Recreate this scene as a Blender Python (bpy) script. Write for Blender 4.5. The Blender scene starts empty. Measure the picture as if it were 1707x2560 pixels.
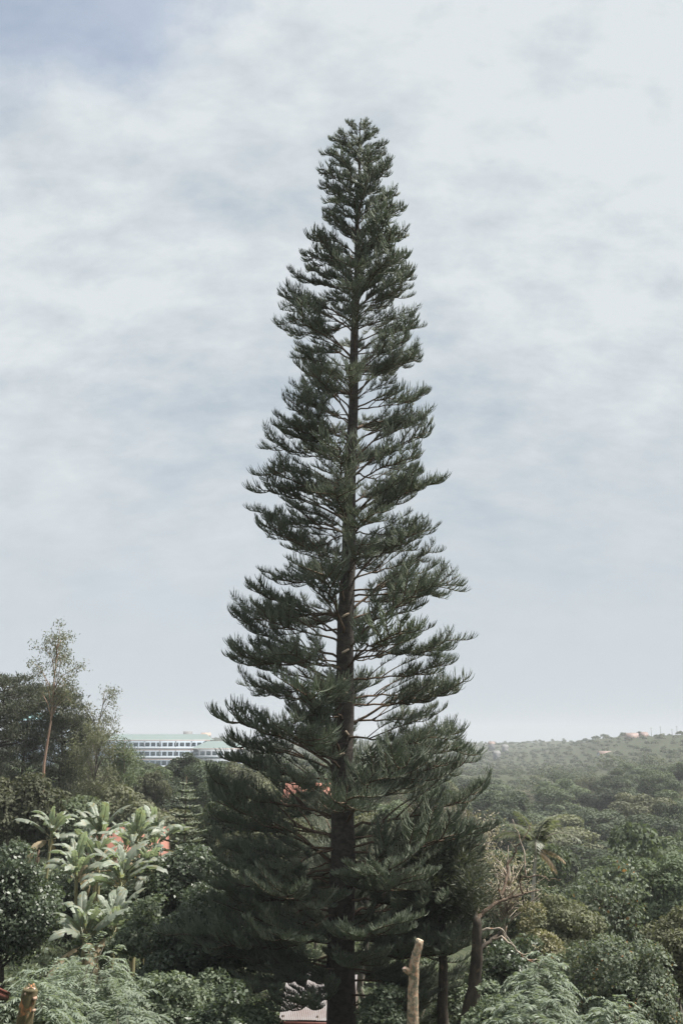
import bpy, math
import numpy as np
from mathutils import Vector

SC = bpy.context.scene
COL = SC.collection
R = math.radians

# ------------------------------------------------------------------ camera
PITCH = R(12.9)
FPX = 2560 * 35.0 / 36.0
cam = bpy.data.cameras.new('camera')
cam.sensor_fit = 'VERTICAL'
cam.sensor_height = 36.0
cam.sensor_width = 24.0
cam.lens = 35.0
cam.clip_start = 0.1
cam.clip_end = 9000
camo = bpy.data.objects.new('camera', cam)
COL.objects.link(camo)
camo.location = (0, 0, 0)
camo.rotation_euler = (R(90) + PITCH, 0, 0)
SC.camera = camo

# ------------------------------------------------------------------ sun
SUN_EL, SUN_AZ = R(61), R(80)          # azimuth from +Y (view direction) towards +X
sd = Vector((math.cos(SUN_EL) * math.sin(SUN_AZ), math.cos(SUN_EL) * math.cos(SUN_AZ), math.sin(SUN_EL)))
sun = bpy.data.lights.new('sun', 'SUN')
sun.energy = 5.0
sun.angle = R(7)
sun.color = (1.0, 0.955, 0.89)
suno = bpy.data.objects.new('sun', sun)
COL.objects.link(suno)
suno.rotation_euler = sd.to_track_quat('Z', 'Y').to_euler()
suno.location = (40, 20, 80)

# ------------------------------------------------------------------ world: sky with a broken cloud deck
W = bpy.data.worlds.new('World')
SC.world = W
W.use_nodes = True
nt = W.node_tree
nt.nodes.clear()
N = nt.nodes.new
L = nt.links.new


def math_node(tree, op, a, b=None, c=None, clamp=False):
    n = tree.nodes.new('ShaderNodeMath')
    n.operation = op
    n.use_clamp = clamp
    for i, v in enumerate((a, b, c)):
        if v is None:
            continue
        if isinstance(v, (int, float)):
            n.inputs[i].default_value = v
        else:
            tree.links.new(v, n.inputs[i])
    return n.outputs[0]


def maprange(tree, v, a, b, c=0.0, d=1.0, smooth=True):
    n = tree.nodes.new('ShaderNodeMapRange')
    n.interpolation_type = 'SMOOTHSTEP' if smooth else 'LINEAR'
    tree.links.new(v, n.inputs[0])
    for i, x in enumerate((a, b, c, d)):
        n.inputs[i + 1].default_value = x
    return n.outputs[0]


out = N('ShaderNodeOutputWorld')
skyn = N('ShaderNodeTexSky')
skyn.sky_type = 'NISHITA'
skyn.sun_disc = False
skyn.sun_elevation = SUN_EL
skyn.sun_rotation = SUN_AZ
skyn.altitude = 1400
skyn.dust_density = 2.0
bg_sky = N('ShaderNodeBackground')
bg_sky.inputs[1].default_value = 0.08
L(skyn.outputs[0], bg_sky.inputs[0])
tc = N('ShaderNodeTexCoord')
sep = N('ShaderNodeSeparateXYZ')
L(tc.outputs['Generated'], sep.inputs[0])
zz = math_node(nt, 'MAXIMUM', sep.outputs[2], 0.0)
den = math_node(nt, 'ADD', zz, 0.60)
cx = math_node(nt, 'DIVIDE', sep.outputs[0], den)
cy = math_node(nt, 'DIVIDE', sep.outputs[1], den)
cmb = N('ShaderNodeCombineXYZ')
L(cx, cmb.inputs[0]); L(cy, cmb.inputs[1])


def noise(tree, vec, scale, detail=5, rough=0.55, dist=0.0, off=(0, 0, 0), sc=(1, 1, 1)):
    mp = tree.nodes.new('ShaderNodeMapping')
    mp.inputs['Location'].default_value = off
    mp.inputs['Scale'].default_value = sc
    tree.links.new(vec, mp.inputs[0])
    n = tree.nodes.new('ShaderNodeTexNoise')
    n.inputs['Scale'].default_value = scale
    n.inputs['Detail'].default_value = detail
    n.inputs['Roughness'].default_value = rough
    n.inputs['Distortion'].default_value = dist
    tree.links.new(mp.outputs[0], n.inputs['Vector'])
    return n.outputs[0]


n_big = noise(nt, cmb.outputs[0], 2.0, 4, 0.5, 0.2, (3.1, 1.7, 0))
n_mid = noise(nt, cmb.outputs[0], 5.8, 6, 0.55, 0.15, (7.3, 2.2, 0), (1.0, 1.35, 1))
n_fine = noise(nt, cmb.outputs[0], 14.0, 7, 0.6, 0.12, (1.3, 8.2, 0), (1.0, 1.6, 1))
shade = math_node(nt, 'ADD', math_node(nt, 'MULTIPLY', n_big, 0.52), math_node(nt, 'MULTIPLY', n_mid, 0.48))
shade = math_node(nt, 'ADD', shade, math_node(nt, 'MULTIPLY', math_node(nt, 'SUBTRACT', n_fine, 0.5), 0.62))
# the deck is brighter around the veiled sun
dotn = N('ShaderNodeVectorMath'); dotn.operation = 'DOT_PRODUCT'
L(tc.outputs['Generated'], dotn.inputs[0]); dotn.inputs[1].default_value = sd
glow = maprange(nt, dotn.outputs['Value'], 0.30, 1.0, 0.0, 0.30)
shade = math_node(nt, 'ADD', shade, glow)
# towards the horizon the deck melts into an even pale grey
hz = maprange(nt, sep.outputs[2], 0.02, 0.42, 0.0, 1.0)
shade = math_node(nt, 'ADD', math_node(nt, 'MULTIPLY', math_node(nt, 'SUBTRACT', shade, 0.50), hz), 0.50)
ramp = N('ShaderNodeValToRGB')
els = ramp.color_ramp.elements
els[0].position = 0.37; els[0].color = (0.272, 0.312, 0.350, 1)
els[1].position = 0.67; els[1].color = (0.408, 0.434, 0.452, 1)
e = els.new(0.50); e.color = (0.334, 0.365, 0.390, 1)
L(shade, ramp.inputs[0])
bg_cl = N('ShaderNodeBackground')
bg_cl.inputs[1].default_value = 0.88
L(ramp.outputs[0], bg_cl.inputs[0])
# an opening in the deck, high on the left, with torn edges
sub = N('ShaderNodeVectorMath'); sub.operation = 'SUBTRACT'
L(cmb.outputs[0], sub.inputs[0]); sub.inputs[1].default_value = (-0.212, 0.572, 0)
sc_ = N('ShaderNodeVectorMath'); sc_.operation = 'MULTIPLY'
L(sub.outputs[0], sc_.inputs[0]); sc_.inputs[1].default_value = (0.8, 1.0, 1)
ln = N('ShaderNodeVectorMath'); ln.operation = 'LENGTH'
L(sc_.outputs[0], ln.inputs[0])
n_edge = noise(nt, cmb.outputs[0], 14.0, 6, 0.6, 0.3, (2.4, 4.4, 0))
rr = math_node(nt, 'ADD', ln.outputs['Value'], math_node(nt, 'MULTIPLY', math_node(nt, 'SUBTRACT', n_edge, 0.5), 0.13))
hole = maprange(nt, rr, 0.055, 0.141, 0.46, 0.0)
thin = maprange(nt, noise(nt, cmb.outputs[0], 1.7, 5, 0.55, 0.5, (9.4, 5.1, 0)), 0.56, 0.80, 0.0, 0.30)
hole = math_node(nt, 'MAXIMUM', hole, math_node(nt, 'MULTIPLY', thin, hz))
mixb = N('ShaderNodeMixShader')
L(hole, mixb.inputs[0]); L(bg_cl.outputs[0], mixb.inputs[1]); L(bg_sky.outputs[0], mixb.inputs[2])
L(mixb.outputs[0], out.inputs[0])

vs = SC.view_settings
vs.view_transform = 'Standard'
vs.look = 'None'
vs.exposure = 1.05
vs.gamma = 1.0
vs.use_curve_mapping = False
SC.cycles.use_denoising = True
SC.cycles.use_adaptive_sampling = False
SC.cycles.sample_clamp_indirect = 3.0
SC.cycles.sample_clamp_direct = 12.0
SC.cycles.max_bounces = 6
SC.cycles.diffuse_bounces = 3
SC.cycles.transmission_bounces = 4
SC.cycles.glossy_bounces = 2
SC.cycles.volume_bounces = 0


# ------------------------------------------------------------------ helpers
def pix(px, py, Y):
    """world point at distance Y ahead that the photograph's pixel (px, py) shows"""
    u = (px - 853.5) / FPX
    v = (1280 - py) / FPX
    d = np.array([u, math.cos(PITCH) - v * math.sin(PITCH), math.sin(PITCH) + v * math.cos(PITCH)])
    return d * (Y / d[1])


def ppm(px, py, Y):
    """metres per photograph pixel there"""
    p = pix(px, py, Y)
    return (p[1] * math.cos(PITCH) + p[2] * math.sin(PITCH)) / FPX


def smooth(a, b, x):
    t = np.clip((x - a) / (b - a), 0, 1)
    return t * t * (3 - 2 * t)


class VNoise:
    def __init__(s, seed):
        s.g = np.random.default_rng(seed).random((64, 64))

    def __call__(s, x, y):
        xi = np.floor(x).astype(int); yi = np.floor(y).astype(int)
        fx = x - xi; fy = y - yi
        fx = fx * fx * (3 - 2 * fx); fy = fy * fy * (3 - 2 * fy)
        g = s.g
        a = g[xi % 64, yi % 64]; b = g[(xi + 1) % 64, yi % 64]
        c = g[xi % 64, (yi + 1) % 64]; d = g[(xi + 1) % 64, (yi + 1) % 64]
        return (a * (1 - fx) + b * fx) * (1 - fy) + (c * (1 - fx) + d * fx) * fy - 0.5


VN = VNoise(5)
PL_Y = [-400, -6, 0, 8, 20, 32, 45, 60, 80, 120, 200, 380, 600]
PL_Z = [-1.7, -1.7, -1.7, -3.2, -7, -10.3, -13.2, -13.6, -13, -13.5, -15, -17, -16]
PF_Y = [-400, -6, 0, 8, 20, 32, 45, 60, 80, 120, 200, 380, 600]
PF_Z = [-1.7, -1.7, -1.7, -3.2, -6.6, -8.6, -8.9, -9.0, -9.3, -11.5, -14, -17, -16]
PR_Y = [-400, -6, 0, 8, 20, 32, 45, 60, 120, 250, 400, 520]
PR_Z = [-1.7, -1.7, -1.7, -3.2, -7.2, -10.8, -14, -17, -24, -26, -24, -21.5]
RA = [-0.6, -0.25, -0.12, 0.02, 0.13, 0.20, 0.255, 0.31, 0.5]
RD = [1500, 1500, 1700, 1900, 1900, 1500, 1000, 820, 760]
RH = [2.0, 2.0, 3.0, -3.0, -6.0, -3.5, 0.5, 4.2, 9.0]


def terrain(x, y):
    x = np.asarray(x, float); y = np.asarray(y, float)
    a = x / (np.maximum(y, 0) + 20.0)
    wl = 1 - smooth(-0.22, -0.06, a)
    wr = smooth(-0.02, 0.17, a)
    z = np.interp(y, PL_Y, PL_Z)
    z = z * (1 - wl) + np.interp(y, PF_Y, PF_Z) * wl
    z = z * (1 - wr) + np.interp(y, PR_Y, PR_Z) * wr
    # far ridges
    a2 = x / np.maximum(y, 50.0)
    D = np.interp(a2, RA, RD); H = np.interp(a2, RA, RH)
    base = np.where(wr > 0.5, -22.0, -16.5)
    t = np.clip((y - 480) / (D - 480), 0, 2.0)
    up = base + (H - base) * smooth(0, 1, np.clip(t, 0, 1)) ** 0.9
    up = np.where(t > 1, H - (t - 1) * 60.0, up)
    w = smooth(450, 560, y)
    z = z * (1 - w) + up * w
    z = z + 9.0 * smooth(0.17, 0.36, a) * smooth(110, 300, y) * (1 - smooth(520, 700, y))
    z = z + VN(x / 23.0, y / 23.0) * np.interp(y, [0, 30, 150, 400, 700], [0, 0.5, 2.5, 1.5, 0.0]) \
          + VN(x / 90.0 + 7, y / 90.0) * np.interp(y, [0, 100, 300, 1500], [0, 0.0, 5.0, 7.0])
    return z


def mesh_from(name, blocks):
    """blocks: list of (verts Nx3, faces MxK, material index)"""
    me = bpy.data.meshes.new(name)
    vs_, loops, starts, totals, mats = [], [], [], [], []
    vo = lo = 0
    for v, f, m in blocks:
        v = np.asarray(v, np.float32); f = np.asarray(f, np.int32)
        if len(f) == 0:
            continue
        vs_.append(v); loops.append((f + vo).ravel())
        k = f.shape[1]
        starts.append(np.arange(len(f)) * k + lo); totals.append(np.full(len(f), k)); mats.append(np.full(len(f), m))
        vo += len(v); lo += f.size
    V = np.concatenate(vs_); Lp = np.concatenate(loops)
    me.vertices.add(len(V)); me.vertices.foreach_set('co', V.ravel())
    me.loops.add(len(Lp)); me.loops.foreach_set('vertex_index', Lp.astype(np.int32))
    S = np.concatenate(starts); T = np.concatenate(totals)
    me.polygons.add(len(S))
    me.polygons.foreach_set('loop_start', S.astype(np.int32))
    me.polygons.foreach_set('loop_total', T.astype(np.int32))
    me.polygons.foreach_set('material_index', np.concatenate(mats).astype(np.int32))
    me.update(calc_edges=True)
    return me


def link(name, me, mats=(), parent=None, smooth_=False):
    if me is not None:
        for m in mats:
            if m is not None and len(me.materials) < len(mats):
                me.materials.append(m)
        if smooth_:
            me.polygons.foreach_set('use_smooth', np.ones(len(me.polygons), bool))
    o = bpy.data.objects.new(name, me)
    COL.objects.link(o)
    if parent is not None:
        o.parent = parent
    return o


def tag(o, label=None, cat=None, group=None, kind=None):
    if label: o['label'] = label
    if cat: o['category'] = cat
    if group: o['group'] = group
    if kind: o['kind'] = kind
    return o


def empty(name, loc, rz=0.0, scale=1.0):
    o = bpy.data.objects.new(name, None)
    o.empty_display_size = 0.3
    COL.objects.link(o)
    o.location = loc
    o.rotation_euler = (0, 0, rz)
    o.scale = (scale,) * 3 if isinstance(scale, (int, float)) else scale
    return o


def box(x0, x1, y0, y1, z0, z1):
    v = np.array([(x, y, z) for x in (x0, x1) for y in (y0, y1) for z in (z0, z1)], float)
    f = np.array([(0, 1, 3, 2), (4, 6, 7, 5), (0, 4, 5, 1), (2, 3, 7, 6), (0, 2, 6, 4), (1, 5, 7, 3)])
    return v, f


def merge(items):
    """join (verts, faces) of one face size"""
    vs_, fs = [], []
    o = 0
    for v, f in items:
        v = np.asarray(v, float); f = np.asarray(f)
        vs_.append(v); fs.append(f + o); o += len(v)
    return np.concatenate(vs_), np.concatenate(fs)


def tube(pts, rad, sides=6, wob=0.0, rng=None, cap=True):
    """quads along a polyline; caps collapse to a point-sized ring"""
    P = np.asarray(pts, float); n = len(P)
    rad = np.broadcast_to(np.asarray(rad, float), (n,)).copy()
    if cap:
        P = np.concatenate([P[:1], P, P[-1:]]); rad = np.concatenate([[rad[0] * 0.02], rad, [rad[-1] * 0.02]]); n += 2
    T = np.gradient(P, axis=0)
    if cap:
        T[0] = T[1]; T[-1] = T[-2]
    T /= np.linalg.norm(T, axis=1)[:, None] + 1e-9
    ref = np.where(np.abs(T[:, 2:3]) > 0.9, np.array([[1.0, 0, 0]]), np.array([[0, 0, 1.0]]))
    # keep one reference for the whole tube to avoid twists
    m = T.mean(0); ref = np.array([[1.0, 0, 0]]) if abs(m[2]) > 0.7 * np.linalg.norm(m) else np.array([[0, 0, 1.0]])
    A = np.cross(T, ref); A /= np.linalg.norm(A, axis=1)[:, None] + 1e-9
    B = np.cross(T, A)
    ang = np.arange(sides) / sides * 2 * math.pi
    rr_ = rad[:, None] * np.ones(sides)
    if wob and rng is not None:
        rr_ = rr_ * (1 + wob * (rng.random((n, sides)) - 0.5) * 2)
    V = P[:, None, :] + (np.cos(ang)[None, :, None] * A[:, None, :] + np.sin(ang)[None, :, None] * B[:, None, :]) * rr_[:, :, None]
    i = np.arange(n - 1)[:, None] * sides; j = np.arange(sides)[None, :]; j2 = (j + 1) % sides
    F = np.stack([i + j, i + j2, i + sides + j2, i + sides + j], -1).reshape(-1, 4)
    return V.reshape(-1, 3), F


def unit(v):
    return v / (np.linalg.norm(v, axis=-1, keepdims=True) + 1e-9)


def leaf_quads(c, d, n, l, w, fold=0.12):
    """one diamond leaf per row: centre c, direction d, normal n, length l, width w"""
    d = unit(d); s = unit(np.cross(n, d)); n2 = np.cross(d, s)
    l = np.asarray(l)[:, None]; w = np.asarray(w)[:, None]
    v = np.stack([c - d * l * 0.5, c + s * w * 0.5 + n2 * w * fold - d * l * 0.06, c + d * l * 0.5 - n2 * l * 0.08,
                  c - s * w * 0.5 + n2 * w * fold - d * l * 0.06], 1)
    f = np.arange(len(c) * 4).reshape(-1, 4)
    return v.reshape(-1, 3), f


def cords(start, d0, d1, length, r0, segs=4):
    """many thin three-sided shoots; each starts along d0 and bends towards d1"""
    n = len(start)
    d0 = unit(d0); d1 = unit(d1)
    p = start.copy(); rows = [p.copy()]; dirs = [d0]
    for k in range(segs):
        t = (k + 0.5) / segs
        d = unit(d0 * (1 - t) + d1 * t)
        p = p + d * (length / segs)[:, None]
        rows.append(p.copy()); dirs.append(d)
    Vs = []
    ref = np.array([[0.31, 0.22, 0.93]])
    for k in range(segs + 1):
        a = unit(np.cross(dirs[k], ref)); b = np.cross(dirs[k], a)
        rk = (r0 * (1.0, 1.15, 1.1, 0.9, 0.35)[min(k, 4)])[:, None]
        ring = [rows[k] + (a * math.cos(q) + b * math.sin(q)) * rk for q in (0, 2.094, 4.189)]
        Vs.append(np.stack(ring, 1))
    V = np.stack(Vs, 1)                      # n, segs+1, 3, 3
    nv = (segs + 1) * 3
    V = V.reshape(n * nv, 3)
    base = []
    for k in range(segs):
        for j in range(3):
            j2 = (j + 1) % 3
            base.append((k * 3 + j, k * 3 + j2, (k + 1) * 3 + j2, (k + 1) * 3 + j))
    base = np.array(base)
    F = (np.arange(n)[:, None, None] * nv + base[None]).reshape(-1, 4)
    return V, F


# ------------------------------------------------------------------ materials
def new_mat(name):
    m = bpy.data.materials.new(name)
    m.use_nodes = True
    t = m.node_tree
    t.nodes.clear()
    o = t.nodes.new('ShaderNodeOutputMaterial')
    return m, t, o


def mixcol(t, fac, a, b, mode='MIX'):
    n = t.nodes.new('ShaderNodeMix'); n.data_type = 'RGBA'; n.blend_type = mode
    if isinstance(fac, (int, float)): n.inputs[0].default_value = fac
    else: t.links.new(fac, n.inputs[0])
    for i, v in ((6, a), (7, b)):
        if isinstance(v, tuple): n.inputs[i].default_value = (*v, 1) if len(v) == 3 else v
        else: t.links.new(v, n.inputs[i])
    return n.outputs[2]


def leaf_mat(name, c1, c2, trans=0.3, rough=0.55, spec=0.35, var=0.3, odd=None, patch=None):
    """odd: (colour, share) for a few leaves of another colour"""
    c1, c2 = (tuple(0.80 * v * k_ + 0.20 * k_ * (0.3 * c[0] + 0.6 * c[1] + 0.1 * c[2]) for v in c) for c, k_ in ((c1, 1.08), (c2, 1.16)))
    m, t, o = new_mat(name)
    g = t.nodes.new('ShaderNodeNewGeometry')
    oi = t.nodes.new('ShaderNodeObjectInfo')
    fac = g.outputs['Random Per Island']
    if patch:
        pn = noise(t, g.outputs['Position'], patch, 2, 0.5)
        fac = math_node(t, 'ADD', math_node(t, 'MULTIPLY', fac, 0.3), math_node(t, 'MULTIPLY', maprange(t, pn, 0.3, 0.7), 0.7))
    col = mixcol(t, fac, c1, c2)
    if odd:
        wn = t.nodes.new('ShaderNodeTexWhiteNoise'); wn.noise_dimensions = '1D'
        t.links.new(g.outputs['Random Per Island'], wn.inputs['W'])
        gt = math_node(t, 'GREATER_THAN', wn.outputs[0], 1 - odd[1])
        col = mixcol(t, gt, col, odd[0])
    hsv = t.nodes.new('ShaderNodeHueSaturation')
    hsv.inputs['Saturation'].default_value = 1.0
    t.links.new(maprange(t, oi.outputs['Random'], 0, 1, 1 - var, 1 + var, False), hsv.inputs['Value'])
    t.links.new(col, hsv.inputs['Color'])
    p = t.nodes.new('ShaderNodeBsdfPrincipled')
    p.inputs['Roughness'].default_value = rough
    p.inputs['Specular IOR Level'].default_value = spec
    t.links.new(hsv.outputs[0], p.inputs['Base Color'])
    tr = t.nodes.new('ShaderNodeBsdfTranslucent')
    t.links.new(mixcol(t, 1.0, hsv.outputs[0], (1.25, 1.3, 0.8), 'MULTIPLY'), tr.inputs[0])
    mx = t.nodes.new('ShaderNodeMixShader'); mx.inputs[0].default_value = trans
    t.links.new(p.outputs[0], mx.inputs[1]); t.links.new(tr.outputs[0], mx.inputs[2])
    t.links.new(mx.outputs[0], o.inputs[0])
    return m


def rough_mat(name, c1, c2, scale=8.0, stretch=(1, 1, 0.25), rough=0.85, bump=0.4, c3=None, c3_at=0.62, spec=0.3, dist=0.02):
    m, t, o = new_mat(name)
    tcn = t.nodes.new('ShaderNodeTexCoord')
    nz = noise(t, tcn.outputs['Object'], scale, 6, 0.62, 0.5, (0, 0, 0), stretch)
    col = mixcol(t, maprange(t, nz, 0.32, 0.68), c1, c2)
    if c3:
        n3 = noise(t, tcn.outputs['Object'], scale * 0.55, 5, 0.6, 0.3, (4, 1, 3))
        col = mixcol(t, maprange(t, n3, c3_at - 0.06, c3_at + 0.06), col, c3)
    p = t.nodes.new('ShaderNodeBsdfPrincipled')
    p.inputs['Roughness'].default_value = rough
    p.inputs['Specular IOR Level'].default_value = spec
    t.links.new(col, p.inputs['Base Color'])
    if bump:
        b = t.nodes.new('ShaderNodeBump')
        b.inputs['Strength'].default_value = bump; b.inputs['Distance'].default_value = dist
        t.links.new(nz, b.inputs['Height']); t.links.new(b.outputs[0], p.inputs['Normal'])
    t.links.new(p.outputs[0], o.inputs[0])
    return m


M = {}
M['pine_leaf'] = leaf_mat('pine_shoots', (0.124, 0.158, 0.112), (0.205, 0.232, 0.170), 0.40, 0.6, 0.25, 0.15)
M['pine_bark'] = rough_mat('pine_bark', (0.030, 0.026, 0.022), (0.074, 0.062, 0.052), 6.0, (1, 1, 1.6), 0.9, 0.8, dist=0.03)
M['twig_bark'] = rough_mat('pine_branch_bark', (0.075, 0.052, 0.036), (0.14, 0.095, 0.062), 14.0, (1, 1, 1), 0.9, 0.3)
M['cut_wood'] = rough_mat('cut_wood', (0.42, 0.33, 0.24), (0.58, 0.48, 0.37), 20.0, (1, 1, 1), 0.8, 0.2)
M['bark_dark'] = rough_mat('dark_bark', (0.026, 0.022, 0.018), (0.070, 0.054, 0.040), 9.0, (1, 1, 0.3), 0.9, 0.7, (0.13, 0.085, 0.055), 0.66)
M['bark_grey'] = rough_mat('grey_bark', (0.10, 0.088, 0.072), (0.20, 0.175, 0.145), 7.0, (1, 1, 0.3), 0.9, 0.5)
M['bark_pale'] = rough_mat('pale_dead_wood', (0.22, 0.18, 0.14), (0.42, 0.37, 0.31), 11.0, (1, 1, 0.3), 0.85, 0.4, (0.20, 0.10, 0.055), 0.60)
M['bark_euc'] = rough_mat('eucalyptus_bark', (0.21, 0.125, 0.085), (0.36, 0.265, 0.20), 2.2, (1, 1, 0.3), 0.8, 0.3)
M['bark_limb'] = rough_mat('brown_limb_bark', (0.060, 0.040, 0.028), (0.15, 0.110, 0.080), 16.0, (1, 1, 0.6), 0.9, 0.6)
M['bark_stump'] = rough_mat('pruned_trunk_bark', (0.27, 0.15, 0.09), (0.44, 0.35, 0.26), 48.0, (1, 1, 0.5), 0.85, 1.0, (0.16, 0.145, 0.105), 0.52, dist=0.004)
M['bark_moss'] = rough_mat('mossy_trunk_bark', (0.060, 0.052, 0.028), (0.135, 0.110, 0.060), 24.0, (1, 1, 0.5), 0.9, 0.8, (0.33, 0.15, 0.07), 0.60, dist=0.006)
M['splinter'] = rough_mat('torn_wood', (0.55, 0.36, 0.28), (0.72, 0.60, 0.52), 40.0, (1, 1, 0.3), 0.8, 0.2)
M['ground'] = rough_mat('undergrowth_soil', (0.028, 0.036, 0.020), (0.058, 0.066, 0.038), 0.5, (1, 1, 1), 1.0, 0.6, (0.062, 0.056, 0.038), 0.62, spec=0.1)
M['canopy_a'] = leaf_mat('mid_green_leaves', (0.062, 0.085, 0.048), (0.112, 0.138, 0.078), 0.28, 0.7, 0.12, 0.36, patch=0.25)
M['canopy_b'] = leaf_mat('dark_green_leaves', (0.046, 0.062, 0.038), (0.084, 0.104, 0.062), 0.25, 0.7, 0.12, 0.36, patch=0.25)
M['canopy_c'] = leaf_mat('olive_leaves', (0.088, 0.098, 0.055), (0.142, 0.146, 0.086), 0.28, 0.7, 0.12, 0.36, patch=0.25)
M['canopy_d'] = leaf_mat('dry_brown_leaves', (0.112, 0.100, 0.076), (0.185, 0.162, 0.128), 0.25, 0.7, 0.12, 0.2, patch=0.25)
M['shrub'] = leaf_mat('glossy_shrub_leaves', (0.076, 0.106, 0.060), (0.150, 0.185, 0.112), 0.32, 0.55, 0.3, 0.12)
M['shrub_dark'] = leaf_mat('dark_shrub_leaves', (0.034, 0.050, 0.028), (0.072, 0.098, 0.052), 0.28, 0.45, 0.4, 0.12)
M['feather'] = leaf_mat('feathery_leaves', (0.115, 0.150, 0.105), (0.185, 0.222, 0.160), 0.36, 0.55, 0.35, 0.1)
M['tallleaf'] = leaf_mat('broad_grey_green_leaves', (0.080, 0.106, 0.062), (0.150, 0.178, 0.118), 0.3, 0.6, 0.25, 0.1, odd=((0.30, 0.17, 0.085), 0.015))
M['yellowish'] = leaf_mat('yellowing_leaves', (0.112, 0.112, 0.052), (0.185, 0.168, 0.082), 0.3, 0.55, 0.3, 0.1)
M['dryleaf'] = leaf_mat('dry_pale_leaves', (0.20, 0.175, 0.125), (0.34, 0.30, 0.225), 0.3, 0.7, 0.2, 0.1)
M['euc_leaf'] = leaf_mat('eucalyptus_leaves', (0.080, 0.094, 0.058), (0.150, 0.150, 0.088), 0.35, 0.5, 0.4, 0.1)
M['lpine_leaf'] = leaf_mat('pine_needles', (0.046, 0.060, 0.040), (0.088, 0.094, 0.060), 0.2, 0.6, 0.25, 0.1)
M['ypine_leaf'] = leaf_mat('young_pine_shoots', (0.130, 0.160, 0.110), (0.200, 0.225, 0.155), 0.35, 0.55, 0.3, 0.05)
M['palm_leaf'] = leaf_mat('palm_leaflets', (0.085, 0.105, 0.058), (0.150, 0.165, 0.098), 0.35, 0.45, 0.4, 0.1)
M['palm_dry'] = leaf_mat('dry_palm_leaflets', (0.26, 0.19, 0.11), (0.42, 0.32, 0.20), 0.3, 0.7, 0.2, 0.1)
M['grass'] = leaf_mat('undergrowth_leaves', (0.060, 0.085, 0.046), (0.135, 0.165, 0.095), 0.3, 0.55, 0.3, 0.0)
M['forest'] = leaf_mat('far_wood_leaves', (0.058, 0.078, 0.048), (0.125, 0.140, 0.086), 0.25, 0.8, 0.08, 0.0, patch=0.12)


def banana_mat():
    m, t, o = new_mat('banana_leaf')
    g = t.nodes.new('ShaderNodeNewGeometry'); oi = t.nodes.new('ShaderNodeObjectInfo')
    tcn = t.nodes.new('ShaderNodeTexCoord')
    nz = noise(t, tcn.outputs['Object'], 3.0, 5, 0.6, 0.2)
    col = mixcol(t, g.outputs['Random Per Island'], (0.165, 0.196, 0.150), (0.265, 0.292, 0.238))
    col = mixcol(t, maprange(t, nz, 0.58, 0.72), col, (0.22, 0.20, 0.115))
    hsv = t.nodes.new('ShaderNodeHueSaturation')
    t.links.new(maprange(t, oi.outputs['Random'], 0, 1, 0.75, 1.25, False), hsv.inputs['Value'])
    t.links.new(col, hsv.inputs['Color'])
    p = t.nodes.new('ShaderNodeBsdfPrincipled')
    p.inputs['Roughness'].default_value = 0.5
    p.inputs['Specular IOR Level'].default_value = 0.4
    t.links.new(hsv.outputs[0], p.inputs['Base Color'])
    tr = t.nodes.new('ShaderNodeBsdfTranslucent')
    t.links.new(mixcol(t, 1.0, hsv.outputs[0], (1.2, 1.3, 0.8), 'MULTIPLY'), tr.inputs[0])
    mx = t.nodes.new('ShaderNodeMixShader'); mx.inputs[0].default_value = 0.38
    t.links.new(p.outputs[0], mx.inputs[1]); t.links.new(tr.outputs[0], mx.inputs[2])
    t.links.new(mx.outputs[0], o.inputs[0])
    return m


M['banana'] = banana_mat()
M['banana_dry'] = leaf_mat('withered_banana_leaf', (0.20, 0.15, 0.085), (0.33, 0.26, 0.16), 0.3, 0.8, 0.1, 0.1)
M['banana_stem'] = rough_mat('banana_stem', (0.14, 0.15, 0.075), (0.24, 0.20, 0.11), 5.0, (1, 1, 0.3), 0.6, 0.2)


def paint(name, c, rough=0.6, var=0.12, scale=1.5, metal=0.0, dirt=None):
    m, t, o = new_mat(name)
    tcn = t.nodes.new('ShaderNodeTexCoord')
    nz = noise(t, tcn.outputs['Object'], scale, 6, 0.65, 0.4)
    dk = tuple(x * (1 - var * 2) for x in c) if dirt is None else dirt
    p = t.nodes.new('ShaderNodeBsdfPrincipled')
    t.links.new(mixcol(t, maprange(t, nz, 0.35, 0.75), c, dk), p.inputs['Base Color'])
    p.inputs['Roughness'].default_value = rough
    p.inputs['Metallic'].default_value = metal
    t.links.new(p.outputs[0], o.inputs[0])
    return m


M['tin_pink'] = paint('weathered_tin_roof', (0.19, 0.178, 0.178), 0.65, 0.15, 1.2, 0.0, (0.13, 0.098, 0.09))
M['red_trim'] = paint('red_brown_trim', (0.17, 0.055, 0.042), 0.6, 0.2)
M['red_paint'] = paint('red_paint', (0.48, 0.035, 0.028), 0.5, 0.15, 6.0)
M['orange_plastic'] = paint('orange_plastic', (0.62, 0.22, 0.05), 0.5, 0.1)
M['wall_dark'] = paint('dark_plank_wall', (0.075, 0.055, 0.042), 0.8, 0.2)
M['ledge'] = paint('grey_ledge', (0.34, 0.34, 0.32), 0.8, 0.15)
M['roof_orange'] = paint('orange_red_roof', (0.27, 0.115, 0.08), 0.55, 0.12, 0.9)
M['roof_pink'] = paint('salmon_roof', (0.22, 0.15, 0.13), 0.6, 0.12, 0.5)
M['roof_green'] = paint('pale_green_roof', (0.145, 0.185, 0.178), 0.5, 0.05, 0.15)
M['far_grey'] = paint('weathered_grey', (0.15, 0.15, 0.15), 0.8, 0.12, 0.6)
M['roof_teal'] = paint('teal_roof', (0.25, 0.44, 0.45), 0.5, 0.05, 0.2)
M['wall_white'] = paint('white_wall', (0.34, 0.375, 0.41), 0.7, 0.06, 0.3)
M['wall_blue'] = paint('pale_blue_wall', (0.27, 0.33, 0.39), 0.7, 0.05, 0.3)
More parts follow.
